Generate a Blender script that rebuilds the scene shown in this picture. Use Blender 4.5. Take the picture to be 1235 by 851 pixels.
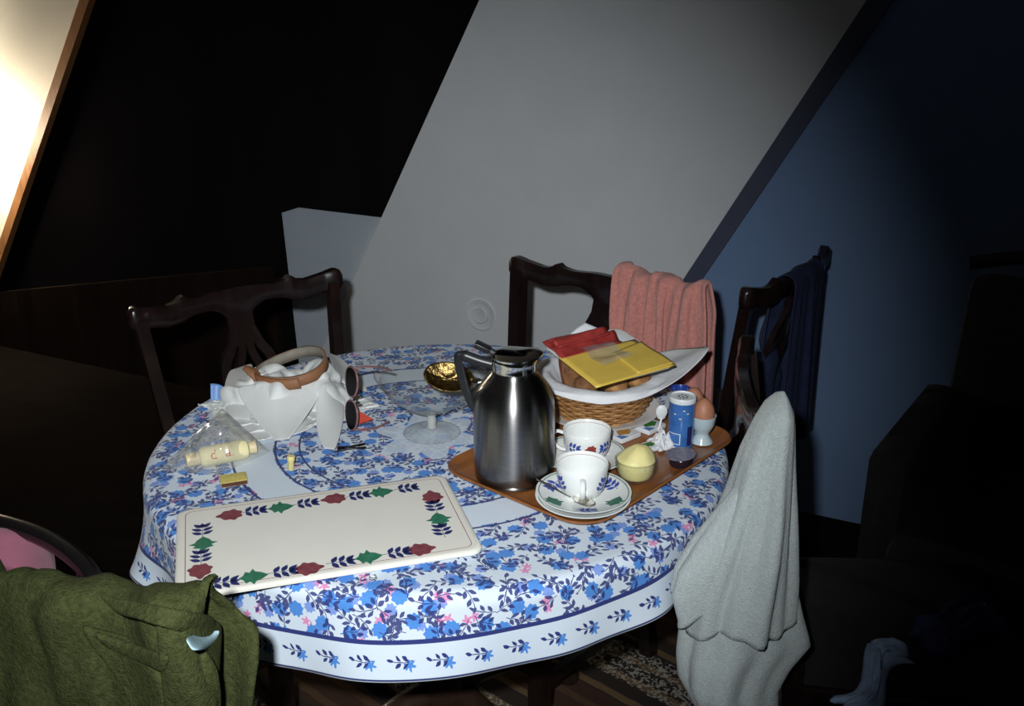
import bpy, bmesh, math, random
import numpy as np
from mathutils import Vector, Matrix, noise

# ------------------------------------------------------------------ scene, camera, light
for o in list(bpy.data.objects):
    bpy.data.objects.remove(o)
scene = bpy.context.scene
COL = scene.collection
R = math.radians
CAMZ, PITCH, FPX, CX, CY = 1.55, R(20.0), 1200.0, 617.5, 425.5
TZ = 0.757                                     # top of the tablecloth

cam_d = bpy.data.cameras.new('camera')
cam_d.sensor_width = 36.0
cam_d.lens = 36.0 * FPX / 1235.0
cam_d.clip_start = 0.02
cam = bpy.data.objects.new('camera', cam_d)
cam.location = (0, 0, CAMZ)
cam.rotation_euler = (math.pi / 2 - PITCH, 0, 0)
COL.objects.link(cam)
scene.camera = cam
scene.cycles.transparent_max_bounces = 40

world = bpy.data.worlds.new('room_dimness')
scene.world = world
world.use_nodes = True
world.node_tree.nodes['Background'].inputs[0].default_value = (0.45, 0.6, 1.0, 1)
world.node_tree.nodes['Background'].inputs[1].default_value = 0.012

vs = scene.view_settings
vs.view_transform = 'Standard'
vs.look = 'None'
vs.gamma = 1.0
vs.use_curve_mapping = False
vs.exposure = 0.0

def ray(px, py):
    a = (px - CX) / FPX
    b = -(py - CY) / FPX
    c, s = math.cos(PITCH), math.sin(PITCH)
    return Vector((a, c + b * s, -s + b * c))

def pz(px, py, z=TZ):
    d = ray(px, py)
    t = (z - CAMZ) / d.z
    return Vector((0, 0, CAMZ)) + d * t

def pyd(px, py, y):
    d = ray(px, py)
    return Vector((0, 0, CAMZ)) + d * (y / d.y)

# the camera's built-in flash, just up and left of the lens
fl = bpy.data.lights.new('camera_flash', 'SPOT')
fl.energy = 150
fl.color = (0.93, 0.97, 1.0)
fl.spot_size = R(65)
fl.spot_blend = 1.0
fl.shadow_soft_size = 0.018
flo = bpy.data.objects.new('camera_flash', fl)
flo.location = (-0.07, 0.0, 1.63)
tgt = pz(455, 470, 0.8)
flo.rotation_euler = (tgt - flo.location).to_track_quat('-Z', 'Y').to_euler()
COL.objects.link(flo)

# ------------------------------------------------------------------ node helper
class N:
    """tiny expression builder over math nodes"""
    nt = None
    def __init__(s, sock): s.s = sock
    @staticmethod
    def m(op, *a):
        n = N.nt.nodes.new('ShaderNodeMath'); n.operation = op
        for i, v in enumerate(a):
            if isinstance(v, N): N.nt.links.new(v.s, n.inputs[i])
            else: n.inputs[i].default_value = float(v)
        return N(n.outputs[0])
    def __add__(s, o): return N.m('ADD', s, o)
    __radd__ = __add__
    def __sub__(s, o): return N.m('SUBTRACT', s, o)
    def __rsub__(s, o): return N.m('SUBTRACT', o, s)
    def __mul__(s, o): return N.m('MULTIPLY', s, o)
    __rmul__ = __mul__
    def __truediv__(s, o): return N.m('DIVIDE', s, o)
    def __neg__(s): return N.m('MULTIPLY', s, -1)
    def lt(s, o): return N.m('LESS_THAN', s, o)
    def gt(s, o): return N.m('GREATER_THAN', s, o)
    def abs(s): return N.m('ABSOLUTE', s)
    def max(s, o): return N.m('MAXIMUM', s, o)
    def min(s, o): return N.m('MINIMUM', s, o)
    def sqrt(s): return N.m('SQRT', s)
    def sin(s): return N.m('SINE', s)
    def cos(s): return N.m('COSINE', s)
    def fract(s): return N.m('FRACT', s)

def sep(sock):
    n = N.nt.nodes.new('ShaderNodeSeparateXYZ'); N.nt.links.new(sock, n.inputs[0])
    return N(n.outputs[0]), N(n.outputs[1]), N(n.outputs[2])
def comb(x, y, z=0.0):
    n = N.nt.nodes.new('ShaderNodeCombineXYZ')
    for i, v in enumerate((x, y, z)):
        if isinstance(v, N): N.nt.links.new(v.s, n.inputs[i])
        else: n.inputs[i].default_value = v
    return n.outputs[0]
def mixc(f, a, b):
    n = N.nt.nodes.new('ShaderNodeMix'); n.data_type = 'RGBA'
    if isinstance(f, N): N.nt.links.new(f.s, n.inputs[0])
    else: n.inputs[0].default_value = f
    for v, i in ((a, 6), (b, 7)):
        if isinstance(v, tuple): n.inputs[i].default_value = (*v, 1)
        else: N.nt.links.new(v, n.inputs[i])
    return n.outputs[2]
def noise_f(vec, scale, detail=3.0, rough=0.5):
    n = N.nt.nodes.new('ShaderNodeTexNoise')
    n.inputs['Scale'].default_value = scale
    n.inputs['Detail'].default_value = detail
    n.inputs['Roughness'].default_value = rough
    if vec is not None: N.nt.links.new(vec, n.inputs['Vector'])
    return N(n.outputs[0])
def voro(vec, scale, rnd=1.0):
    n = N.nt.nodes.new('ShaderNodeTexVoronoi'); n.voronoi_dimensions = '2D'
    n.inputs['Scale'].default_value = scale
    n.inputs['Randomness'].default_value = rnd
    N.nt.links.new(vec, n.inputs['Vector'])
    return n
def tc(kind='Object'):
    return N.nt.nodes.new('ShaderNodeTexCoord').outputs[kind]

MATS = {}
def new_mat(name):
    m = bpy.data.materials.new(name); m.use_nodes = True
    N.nt = m.node_tree
    MATS[name] = m
    return m, m.node_tree.nodes['Principled BSDF']

def mat(name, color, rough=0.5, metal=0.0, var=0.15, nscale=20.0, bump=0.0, bscale=200.0,
        sheen=0.0, coat=0.0, trans=0.0, ior=1.45, sss=0.0, stretch=(1, 1, 1), spec=0.5, color2=None, emit=None):
    m, b = new_mat(name)
    mp = N.nt.nodes.new('ShaderNodeMapping')
    N.nt.links.new(tc('Object'), mp.inputs[0])
    mp.inputs['Scale'].default_value = stretch
    v = mp.outputs[0]
    n = noise_f(v, nscale, 4.0, 0.6)
    c2 = color2 if color2 else tuple(max(0, c * (1 - var)) for c in color)
    c1 = color if color2 else tuple(min(1, c * (1 + var)) for c in color)
    nn = N.m('MULTIPLY_ADD', n, 2.2, -0.6)
    nn = nn.max(0.0).min(1.0)
    N.nt.links.new(mixc(nn, c1, c2), b.inputs['Base Color'])
    b.inputs['Roughness'].default_value = rough
    b.inputs['Metallic'].default_value = metal
    b.inputs['Sheen Weight'].default_value = sheen
    b.inputs['Coat Weight'].default_value = coat
    b.inputs['Coat Roughness'].default_value = 0.08
    b.inputs['Transmission Weight'].default_value = trans
    b.inputs['IOR'].default_value = ior
    b.inputs['Specular IOR Level'].default_value = spec
    if sss: b.inputs['Subsurface Weight'].default_value = sss; b.inputs['Subsurface Scale'].default_value = 0.01
    if emit:
        b.inputs['Emission Color'].default_value = (*emit[:3], 1); b.inputs['Emission Strength'].default_value = emit[3]
    if bump:
        bn = N.nt.nodes.new('ShaderNodeBump'); bn.inputs['Strength'].default_value = bump
        bn.inputs['Distance'].default_value = 0.004
        N.nt.links.new(noise_f(v, bscale, 3.0, 0.6).s, bn.inputs['Height'])
        N.nt.links.new(bn.outputs[0], b.inputs['Normal'])
    return m

# ------------------------------------------------------------------ mesh helper
class MB:
    def __init__(s): s.v = []; s.f = []; s.uv = None
    def add(s, vs, fs):
        o = len(s.v); s.v += [tuple(v) for v in vs]; s.f += [tuple(i + o for i in f) for f in fs]; return s
    def box(s, c, h, rot=None, bev=0.0):
        x, y, z = h
        if bev <= 0:
            P = [Vector((i * x, j * y, k * z)) for i in (-1, 1) for j in (-1, 1) for k in (-1, 1)]
            F = [(0, 1, 3, 2), (4, 6, 7, 5), (0, 4, 5, 1), (2, 3, 7, 6), (0, 2, 6, 4), (1, 5, 7, 3)]
        else:
            bm = bmesh.new(); bmesh.ops.create_cube(bm, size=2.0)
            for v in bm.verts: v.co = Vector((v.co.x * x, v.co.y * y, v.co.z * z))
            bmesh.ops.bevel(bm, geom=bm.edges[:], offset=bev, segments=2, affect='EDGES', profile=0.6)
            bm.verts.index_update()
            P = [v.co.copy() for v in bm.verts]; F = [tuple(v.index for v in f.verts) for f in bm.faces]; bm.free()
        if rot is not None: P = [rot @ p for p in P]
        c = Vector(c)
        return s.add([p + c for p in P], F)
    def tube(s, pts, rads, seg=10, cap=True, flat=1.0, up=Vector((0, 0, 1))):
        pts = [Vector(p) for p in pts]
        if not hasattr(rads, '__len__'): rads = [rads] * len(pts)
        V = []; n = len(pts); prev = None
        for i, p in enumerate(pts):
            t = (pts[min(i + 1, n - 1)] - pts[max(i - 1, 0)]).normalized()
            if prev is None:
                a = up - t * up.dot(t)
                if a.length < 1e-3: a = Vector((1, 0, 0)) - t * t.x
            else: a = prev - t * prev.dot(t)
            a.normalize(); prev = a; b = t.cross(a)
            for k in range(seg):
                q = 2 * math.pi * k / seg
                V.append(p + a * math.cos(q) * rads[i] * flat + b * math.sin(q) * rads[i])
        F = [(i * seg + k, i * seg + (k + 1) % seg, (i + 1) * seg + (k + 1) % seg, (i + 1) * seg + k)
             for i in range(n - 1) for k in range(seg)]
        if cap: F += [tuple(range(seg))[::-1], tuple((n - 1) * seg + k for k in range(seg))]
        return s.add(V, F)
    def loop(s, pts, r, seg=8):
        """closed tube"""
        pts = [Vector(p) for p in pts]; n = len(pts); V = []
        c = sum(pts, Vector()) / n
        for i, p in enumerate(pts):
            t = (pts[(i + 1) % n] - pts[i - 1]).normalized()
            a = (p - c); a -= t * a.dot(t); a.normalize(); b = t.cross(a)
            for k in range(seg):
                q = 2 * math.pi * k / seg
                V.append(p + a * math.cos(q) * r + b * math.sin(q) * r)
        F = [(i * seg + k, i * seg + (k + 1) % seg, ((i + 1) % n) * seg + (k + 1) % seg, ((i + 1) % n) * seg + k)
             for i in range(n) for k in range(seg)]
        return s.add(V, F)
    def lathe(s, prof, seg=40, c=(0, 0, 0), warp=None):
        V = []; F = []; ids = []
        c = Vector(c)
        for (r, z) in prof:
            if r < 1e-6: ids.append([len(V)]); V.append(c + Vector((0, 0, z)))
            else:
                ids.append(list(range(len(V), len(V) + seg)))
                for k in range(seg):
                    q = 2 * math.pi * k / seg
                    p = Vector((r * math.cos(q), r * math.sin(q), z))
                    if warp: p = warp(p, q)
                    V.append(c + p)
        for a, b in zip(ids, ids[1:]):
            if len(a) == 1 and len(b) == 1: continue
            for k in range(seg):
                k2 = (k + 1) % seg
                if len(a) == 1: F.append((a[0], b[k2], b[k]))
                elif len(b) == 1: F.append((a[k], a[k2], b[0]))
                else: F.append((a[k], a[k2], b[k2], b[k]))
        return s.add(V, F)
    def prism(s, poly, z0, z1, fn=None):
        n = len(poly)
        V = [Vector((x, y, z0)) for x, y in poly] + [Vector((x, y, z1)) for x, y in poly]
        if fn: V = [fn(v) for v in V]
        F = [tuple(range(n))[::-1], tuple(range(n, 2 * n))] + [(i, (i + 1) % n, n + (i + 1) % n, n + i) for i in range(n)]
        return s.add(V, F)
    def grid(s, fn, nu, nv, closed=False):
        V = [fn(i / (nu - 1), j / (nv - 1)) for i in range(nu) for j in range(nv)]
        F = [(i * nv + j, (i + 1) * nv + j, (i + 1) * nv + j + 1, i * nv + j + 1) for i in range(nu - 1) for j in range(nv - 1)]
        return s.add(V, F)
    def build(s, name, m, parent=None, smooth=True, angle=40, loc=None, fix=True):
        me = bpy.data.meshes.new(name)
        me.from_pydata([tuple(v) for v in s.v], [], s.f); me.update()
        if fix:
            bm = bmesh.new(); bm.from_mesh(me); bmesh.ops.recalc_face_normals(bm, faces=bm.faces[:]); bm.to_mesh(me); bm.free()
        if m: me.materials.append(m)
        o = bpy.data.objects.new(name, me); COL.objects.link(o)
        if loc is not None: o.location = loc
        if parent: o.parent = parent
        if smooth:
            me.shade_smooth()
            if angle:
                bm = bmesh.new(); bm.from_mesh(me)
                for e in bm.edges:
                    if len(e.link_faces) == 2 and e.calc_face_angle(0) > R(angle): e.smooth = False
                bm.to_mesh(me); bm.free()
        return o

def tag(o, label=None, cat=None, group=None, kind=None):
    if label: o['label'] = label
    if cat: o['category'] = cat
    if group: o['group'] = group
    if kind: o['kind'] = kind
    return o
def empty(name, loc=(0, 0, 0), rz=0.0):
    o = bpy.data.objects.new(name, None); COL.objects.link(o)
    o.location = loc; o.rotation_euler = (0, 0, rz); o.empty_display_size = 0.05
    return o
def copy_tree(o, parent=None):
    c = o.copy(); COL.objects.link(c)
    if parent: c.parent = parent
    for ch in list(o.children): copy_tree(ch, c)
    return c
def solid(o, t, sub=0, offset=0.0):
    md = o.modifiers.new('thickness', 'SOLIDIFY'); md.thickness = t; md.offset = offset
    if sub: sd = o.modifiers.new('smooth', 'SUBSURF'); sd.levels = sub; sd.render_levels = sub
    return o
def crp(keys, x):
    """piecewise linear with smooth steps"""
    for (x0, y0), (x1, y1) in zip(keys, keys[1:]):
        if x <= x1:
            t = (x - x0) / (x1 - x0); t = t * t * (3 - 2 * t)
            return y0 + (y1 - y0) * t
    return keys[-1][1]
def spline(pts, n=8):
    """Catmull-Rom through points"""
    P = [Vector(p) for p in pts]; P = [2 * P[0] - P[1]] + P + [2 * P[-1] - P[-2]]; out = []
    for i in range(1, len(P) - 2):
        a, b, c, d = P[i - 1:i + 3]
        for k in range(n):
            t = k / n
            out.append(0.5 * (2 * b + (c - a) * t + (2 * a - 5 * b + 4 * c - d) * t * t + (3 * b - a - 3 * c + d) * t ** 3))
    out.append(P[-2]); return out

# ------------------------------------------------------------------ materials
mat('plaster_grey', (0.62, 0.645, 0.66), 0.9, var=0.03, nscale=6, bump=0.25, bscale=160)
mat('plaster_patch', (0.46, 0.52, 0.57), 0.9, var=0.03, nscale=6, bump=0.25, bscale=160)
mat('plaster_blue', (0.16, 0.25, 0.42), 0.9, var=0.05, nscale=4, bump=0.2, bscale=160)
mat('plaster_white', (0.86, 0.82, 0.72), 0.85, var=0.02, nscale=8, bump=0.1)
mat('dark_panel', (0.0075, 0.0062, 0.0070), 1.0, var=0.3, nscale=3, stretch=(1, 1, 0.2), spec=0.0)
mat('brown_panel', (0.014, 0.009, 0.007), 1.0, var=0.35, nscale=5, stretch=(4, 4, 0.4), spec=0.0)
mat('orange_wood', (0.42, 0.19, 0.07), 0.5, var=0.2, nscale=8, stretch=(6, 6, 1))
mat('navy_beam', (0.055, 0.065, 0.105), 0.8, var=0.15, nscale=6)
mat('ceiling_paint', (0.45, 0.45, 0.46), 0.9, var=0.03)
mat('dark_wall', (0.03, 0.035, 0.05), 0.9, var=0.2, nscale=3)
mat('chair_wood', (0.0105, 0.0048, 0.0042), 0.30, var=0.4, nscale=9, stretch=(5, 5, 1), coat=0.3)
mat('black_lacquer', (0.008, 0.007, 0.007), 0.22, var=0.2, coat=0.3)
mat('dark_fabric', (0.012, 0.011, 0.013), 0.95, var=0.3, nscale=60, bump=0.3, bscale=400)
mat('pink_fabric', (0.62, 0.20, 0.30), 0.9, var=0.12, nscale=12, bump=0.2, bscale=500, sheen=0.2)
mat('pink_terry', (0.62, 0.24, 0.20), 0.95, var=0.22, nscale=150, bump=0.9, bscale=420, sheen=0.3)
mat('white_terry', (0.50, 0.56, 0.55), 0.95, var=0.10, nscale=160, bump=0.9, bscale=420, sheen=0.3)
mat('olive_knit', (0.040, 0.047, 0.016), 0.95, var=0.4, nscale=150, bump=0.8, bscale=350, spec=0.1)
mat('lining_blue', (0.28, 0.42, 0.46), 0.8, var=0.3, nscale=60)
mat('navy_cloth', (0.012, 0.020, 0.060), 0.95, var=0.3, nscale=80, bump=0.3)
mat('dusk_cloth', (0.05, 0.06, 0.17), 0.95, var=0.3, nscale=60, bump=0.3)
mat('dull_blue_cloth', (0.34, 0.46, 0.66), 0.95, var=0.3, nscale=30, bump=0.3)
mat('white_cotton', (0.74, 0.76, 0.74), 0.9, var=0.04, nscale=20, bump=0.25, bscale=500, sheen=0.1)
mat('leather_tan', (0.26, 0.115, 0.052), 0.55, var=0.2, nscale=40, bump=0.2)
mat('leather_grey', (0.22, 0.20, 0.16), 0.7, var=0.2, nscale=40)
mat('tray_wood', (0.25, 0.090, 0.026), 0.35, var=0.28, nscale=7, stretch=(1, 8, 1), coat=0.25)
mat('glaze_cream', (0.80, 0.78, 0.70), 0.18, var=0.02, coat=0.4)
mat('glaze_white', (0.78, 0.80, 0.78), 0.2, var=0.02, coat=0.4)
mat('glaze_rim', (0.33, 0.13, 0.12), 0.25, var=0.1)
mat('print_plum', (0.215, 0.055, 0.068), 0.4, var=0.35, nscale=120)
mat('print_green', (0.035, 0.17, 0.10), 0.4, var=0.3, nscale=120)
mat('print_navy', (0.022, 0.030, 0.13), 0.4, var=0.25, nscale=120)
mat('print_blue', (0.045, 0.075, 0.34), 0.35, var=0.25, nscale=120)
mat('print_red', (0.26, 0.045, 0.035), 0.35, var=0.25, nscale=120)
mat('steel', (0.26, 0.255, 0.25), 0.22, metal=1.0, var=0.12, nscale=30, stretch=(1, 1, 12))
sb = MATS['steel'].node_tree.nodes['Principled BSDF']; N.nt = MATS['steel'].node_tree
sb.inputs['Anisotropic Rotation'].default_value = 0.25; sb.inputs['Anisotropic'].default_value = 0.85; sb.inputs['Roughness'].default_value = 0.30
tg = N.nt.nodes.new('ShaderNodeTangent'); tg.direction_type = 'RADIAL'; tg.axis = 'Z'; N.nt.links.new(tg.outputs[0], sb.inputs['Tangent'])
mat('steel_bright', (0.70, 0.68, 0.62), 0.12, metal=1.0, var=0.08)
mat('black_plastic', (0.012, 0.012, 0.013), 0.35, var=0.1)
mat('grey_plastic', (0.013, 0.014, 0.016), 0.35, var=0.1)
mat('wicker', (0.46, 0.24, 0.085), 0.5, color2=(0.22, 0.09, 0.03), nscale=45)
mat('paper_white', (0.70, 0.71, 0.73), 0.85, var=0.03, nscale=25, bump=0.3, bscale=60)
mat('ham_red', (0.30, 0.035, 0.030), 0.4, var=0.3, nscale=60)
mat('cheese', (0.72, 0.50, 0.09), 0.45, var=0.07, nscale=25, sss=0.1)
mat('bread_crumb', (0.26, 0.12, 0.045), 0.9, color2=(0.09, 0.034, 0.013), nscale=70, bump=0.6, bscale=120)
mat('bread_crust', (0.16, 0.055, 0.022), 0.7, var=0.4, nscale=40, bump=0.4, bscale=90)
mat('bun_gold', (0.50, 0.26, 0.08), 0.7, color2=(0.14, 0.05, 0.018), nscale=55, bump=0.4, bscale=90)
mat('butter', (0.76, 0.68, 0.30), 0.5, var=0.06, nscale=40, bump=0.3, bscale=60, sss=0.15)
mat('shaker_blue', (0.060, 0.20, 0.50), 0.3, color2=(0.028, 0.095, 0.34), nscale=38, coat=0.3)
mat('shaker_dark', (0.015, 0.02, 0.10), 0.35, var=0.2)
mat('lid_white', (0.72, 0.75, 0.76), 0.4, var=0.03)
mat('porcelain_blue', (0.50, 0.60, 0.64), 0.2, var=0.02, coat=0.4)
mat('egg_brown', (0.44, 0.19, 0.11), 0.5, var=0.1, nscale=60)
mat('cobalt', (0.015, 0.045, 0.24), 0.2, var=0.2, coat=0.4)
mat('gold_metal', (0.42, 0.28, 0.10), 0.34, metal=1.0, color2=(0.035, 0.018, 0.008), nscale=95, bump=0.8, bscale=90)
mat('lens_dark', (0.003, 0.003, 0.004), 0.25, var=0.1, spec=0.06)
mat('frame_brown', (0.20, 0.10, 0.10), 0.3, var=0.2)
mat('red_plastic', (0.45, 0.06, 0.035), 0.35, var=0.15)
mat('bottle_cream', (0.80, 0.72, 0.40), 0.65, var=0.04)
mat('cap_beige', (0.66, 0.55, 0.32), 0.45, var=0.05)
mat('ink_red', (0.55, 0.03, 0.03), 0.5, var=0.1)
mat('ink_dark', (0.06, 0.04, 0.03), 0.6, var=0.1)
mat('matchbox_yellow', (0.74, 0.62, 0.18), 0.6, color2=(0.50, 0.42, 0.12), nscale=160)
mat('strike_brown', (0.10, 0.035, 0.02), 0.9, var=0.2)
mat('cork_yellow', (0.70, 0.62, 0.26), 0.6, var=0.1)
mat('pack_blue', (0.10, 0.26, 0.55), 0.4, var=0.3, nscale=90)
mat('pack_green', (0.04, 0.17, 0.035), 0.4, var=0.4, nscale=120)
mat('pack_orange', (0.42, 0.20, 0.05), 0.4, var=0.4, nscale=120)
mat('plastic_blue', (0.16, 0.30, 0.62), 0.4, var=0.1)
mat('jam_dark', (0.020, 0.010, 0.016), 0.2, var=0.2)
mat('jam_lid', (0.14, 0.11, 0.17), 0.25, color2=(0.30, 0.29, 0.31), nscale=90)
mat('lamp_brass', (0.5, 0.32, 0.12), 0.3, metal=1.0)
mat('bulb_glow', (1, 0.9, 0.7), 0.4, emit=(1.0, 0.86, 0.62, 60.0))
mat('table_wood', (0.03, 0.015, 0.01), 0.4, var=0.3)

# clear glass and film
m, b = new_mat('clear_glass')
b.inputs['Base Color'].default_value = (0.97, 0.98, 0.98, 1); b.inputs['Roughness'].default_value = 0.02
b.inputs['Transmission Weight'].default_value = 1.0; b.inputs['IOR'].default_value = 1.47
def film(name, tint, w, rough=0.16, bmp=0.5):
    m, b = new_mat(name)
    nt = m.node_tree; out = nt.nodes['Material Output']
    tr = nt.nodes.new('ShaderNodeBsdfTransparent'); tr.inputs[0].default_value = (*tint, 1)
    gl = nt.nodes.new('ShaderNodeBsdfGlossy'); gl.inputs['Roughness'].default_value = rough
    df = nt.nodes.new('ShaderNodeBsdfDiffuse'); df.inputs[0].default_value = (0.7, 0.7, 0.66, 1)
    fr = nt.nodes.new('ShaderNodeLayerWeight'); fr.inputs['Blend'].default_value = 0.5
    bn = nt.nodes.new('ShaderNodeBump'); bn.inputs['Strength'].default_value = bmp; bn.inputs['Distance'].default_value = 0.004
    N.nt.links.new(noise_f(tc('Object'), 45, 3).s, bn.inputs['Height'])
    for q in (gl, fr): nt.links.new(bn.outputs[0], q.inputs['Normal'])
    m1 = nt.nodes.new('ShaderNodeMixShader'); m1.inputs[0].default_value = w
    m2 = nt.nodes.new('ShaderNodeMixShader')
    nt.links.new(tr.outputs[0], m1.inputs[1]); nt.links.new(df.outputs[0], m1.inputs[2])
    nt.links.new((N.m('POWER', N(fr.outputs['Facing']), 3.5) * 0.75 + 0.05).min(1.0).s, m2.inputs[0])
    nt.links.new(m1.outputs[0], m2.inputs[1]); nt.links.new(gl.outputs[0], m2.inputs[2])
    nt.links.new(m2.outputs[0], out.inputs[0])
film('clear_film', (0.95, 0.95, 0.93), 0.20)
film('thin_glass', (0.975, 0.985, 0.98), 0.025, 0.04, 0.0)
film('glass_stem', (0.90, 0.93, 0.93), 0.38, 0.05, 0.0)

# printed floral cotton of the tablecloth: UV is the flat cloth in metres about its middle
def floral():
    m, b = new_mat('floral_cotton')
    uvn = N.nt.nodes.new('ShaderNodeUVMap'); uvn.uv_map = 'flat'
    u, v, _ = sep(uvn.outputs[0])
    wob = noise_f(comb(u, v), 70, 2.0)
    wob2 = noise_f(comb(v + 3.1, u), 70, 2.0)
    uu = u + (wob - 0.5) * 0.006; vv = v + (wob2 - 0.5) * 0.006
    def cell(scale, ox, oy, rnd=0.75):
        x = uu + ox; y = vv + oy
        vn = voro(comb(x, y), scale, rnd)
        cx, cy, _ = sep(vn.outputs['Position'])
        cr, cg, cb = sep(vn.outputs['Color'])
        lx = x - cx; ly = y - cy
        a = cr * 6.2832
        c, s = a.cos(), a.sin()
        return lx * c + ly * s, ly * c - lx * s, cg, cb
    def ell(p, q, cx, cy, ang, la, lb):
        ca, sa = math.cos(ang), math.sin(ang)
        dp = p - cx; dq = q - cy
        a = (dp * ca + dq * sa) / la; c = (dq * ca - dp * sa) / lb
        # pointed leaf: |c| < 1 - a^2
        return (c.abs() + a * a).lt(1.0)
    def spray(p, q):
        bent = q + p * p * 8.0 - 0.001
        aq = bent.abs()
        st = aq.lt(0.0007) * p.abs().lt(0.019)
        l1 = ell(p, aq, -0.007, 0.0058, 0.75, 0.0068, 0.0030)
        l2 = ell(p, aq, 0.005, 0.0056, 0.75, 0.0062, 0.0028)
        l3 = ell(p, bent, 0.0190, 0.0, 0.0, 0.0060, 0.0030)
        return st.max(l1).max(l2).max(l3)
    def bloom(p, q, rad, n=7, amp=0.18):
        r = (p * p + q * q).sqrt()
        an = N.m('ARCTAN2', q, p)
        return r.lt((an * n).sin() * (rad * amp) + rad), r
    # layers
    p, q, k, k2 = cell(21.0, 0.0, 0.0)
    lv = spray(p, q)
    p, q, k, k2 = cell(23.0, 0.37, 0.81)
    lv = lv.max(spray(p, q))
    p, q, k, k2 = cell(19.0, 3.3, 1.9)
    lv = lv.max(spray(p, q) * k.lt(0.7))
    p, q, k, k2 = cell(26.0, 1.7, 0.2)
    f1, r1 = bloom(p, q, 0.0120, 9, 0.10); f1 = f1 * k.lt(0.80); tone = k2
    p, q, k, k2 = cell(24.0, 0.9, 2.3)
    f2, r2 = bloom(p, q, 0.0088, 8, 0.14); f2 = f2 * k.lt(0.75)
    p, q, k, k2 = cell(15.0, 2.1, 1.4, 0.9)
    pk, r3 = bloom(p.abs() - 0.006, q, 0.0060, 5, 0.4); pk = pk * k.lt(0.75)
    fine = noise_f(comb(u, v), 420, 2.0)
    base = mixc(noise_f(comb(u, v), 9, 2.0), (0.66, 0.735, 0.81), (0.60, 0.69, 0.79))
    blue = mixc(fine, (0.030, 0.155, 0.56), (0.11, 0.34, 0.76))
    pale = mixc(fine, (0.30, 0.40, 0.74), (0.10, 0.22, 0.62))
    navy = (0.018, 0.030, 0.17)
    pink = mixc(fine, (0.62, 0.10, 0.34), (0.75, 0.42, 0.60))
    col = mixc(f2, base, pale)
    col = mixc(pk, col, pink)
    col = mixc(f1, col, blue)
    col = mixc(lv * 0.94, col, navy)
    # bands
    r = (u * u + v * v).sqrt()
    th = N.m('ARCTAN2', v, u)
    plain = r.gt(0.288) * r.lt(0.356)
    hem = r.gt(0.600)
    mid = (r + (th * 6).sin() * 0.02).lt(0.085)
    col = mixc(plain.max(hem).max(mid * 0.8), col, base)
    # sprigs along the hem
    n_s = 62
    ang = th * (n_s / 6.2832)
    lx = (ang.fract() - 0.5) * (6.2832 * 0.655 / n_s) + (wob - 0.5) * 0.006
    ly = r - 0.631 + (wob2 - 0.5) * 0.006
    sp = spray(-lx, ly + 0.004)
    fb, _ = bloom(lx - 0.014, ly - 0.002, 0.0080, 6, 0.4)
    hm = hem * r.lt(0.652)
    col = mixc(fb * hm, col, blue)
    col = mixc(sp * hm, col, navy)
    # printed lines
    def line(rr, w): return (r - rr).abs().lt(w)
    ln = line(0.597, 0.0036).max(line(0.361, 0.0022)).max(line(0.284, 0.0022)).max(line(0.240, 0.0018)).max(line(0.657, 0.0014))
    col = mixc(ln, col, navy)
    N.nt.links.new(col, b.inputs['Base Color'])
    b.inputs['Roughness'].default_value = 0.85
    b.inputs['Sheen Weight'].default_value = 0.1
    bn = N.nt.nodes.new('ShaderNodeBump'); bn.inputs['Strength'].default_value = 0.15; bn.inputs['Distance'].default_value = 0.002
    N.nt.links.new(noise_f(comb(u, v), 900, 1.0).s, bn.inputs['Height']); N.nt.links.new(bn.outputs[0], b.inputs['Normal'])
    return m
floral()

# patterned rug
def rugmat():
    m, b = new_mat('rug_weave')
    x, y, z = sep(tc('Object'))
    nz = noise_f(tc('Object'), 30, 3)
    s = (x * 0.55 + y * 0.83) + (nz - 0.5) * 0.01
    a = (s * 95.0).sin()
    bnd = (s * 17.0).sin()
    sp = noise_f(tc('Object'), 140, 2)
    c = mixc(a.gt(0.55), (0.030, 0.024, 0.020), (0.13, 0.085, 0.045))
    c = mixc((bnd.gt(0.45)) * sp.gt(0.53), c, (0.30, 0.28, 0.24))
    c = mixc(bnd.lt(-0.6) * 0.7, c, (0.06, 0.03, 0.02))
    N.nt.links.new(c, b.inputs['Base Color']); b.inputs['Roughness'].default_value = 1.0
    b.inputs['Specular IOR Level'].default_value = 0.1
    return m
rugmat()
mat('floor_dark', (0.009, 0.007, 0.006), 1.0, var=0.3, nscale=4, stretch=(1, 8, 1), spec=0.0)
M = MATS

# ------------------------------------------------------------------ the room
YAW = R(26)
E1 = Vector((math.cos(YAW), -math.sin(YAW), 0))       # along the back wall, to the right
NW = Vector((-math.sin(YAW), -math.cos(YAW), 0))      # out of the back wall, into the room
P0 = Vector((-0.10, 3.30, 0))
O = Vector((0, 0, CAMZ))
def wpt(u, z, off=0.0): return P0 + E1 * u + NW * off + Vector((0, 0, z))
def pw(px, py, off=0.0):
    d = ray(px, py); t = ((P0 + NW * off) - O).dot(NW) / d.dot(NW)
    p = O + d * t
    return ((p - P0).dot(E1), p.z)
def slab(name, poly, off0, off1, m):
    b = MB(); n = len(poly)
    b.add([wpt(u, z, off0) for u, z in poly] + [wpt(u, z, off1) for u, z in poly],
          [tuple(range(n)), tuple(range(n, 2 * n))[::-1]] + [(i, n + i, n + (i + 1) % n, (i + 1) % n) for i in range(n)])
    o = b.build(name, m, smooth=False); o['kind'] = 'structure'; return o
def atz(a, b, z):
    t = (z - a[1]) / (b[1] - a[1]); return (a[0] + (b[0] - a[0]) * t, z)
UL, UR, ZT = -4.6, 2.05, 2.75
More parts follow.
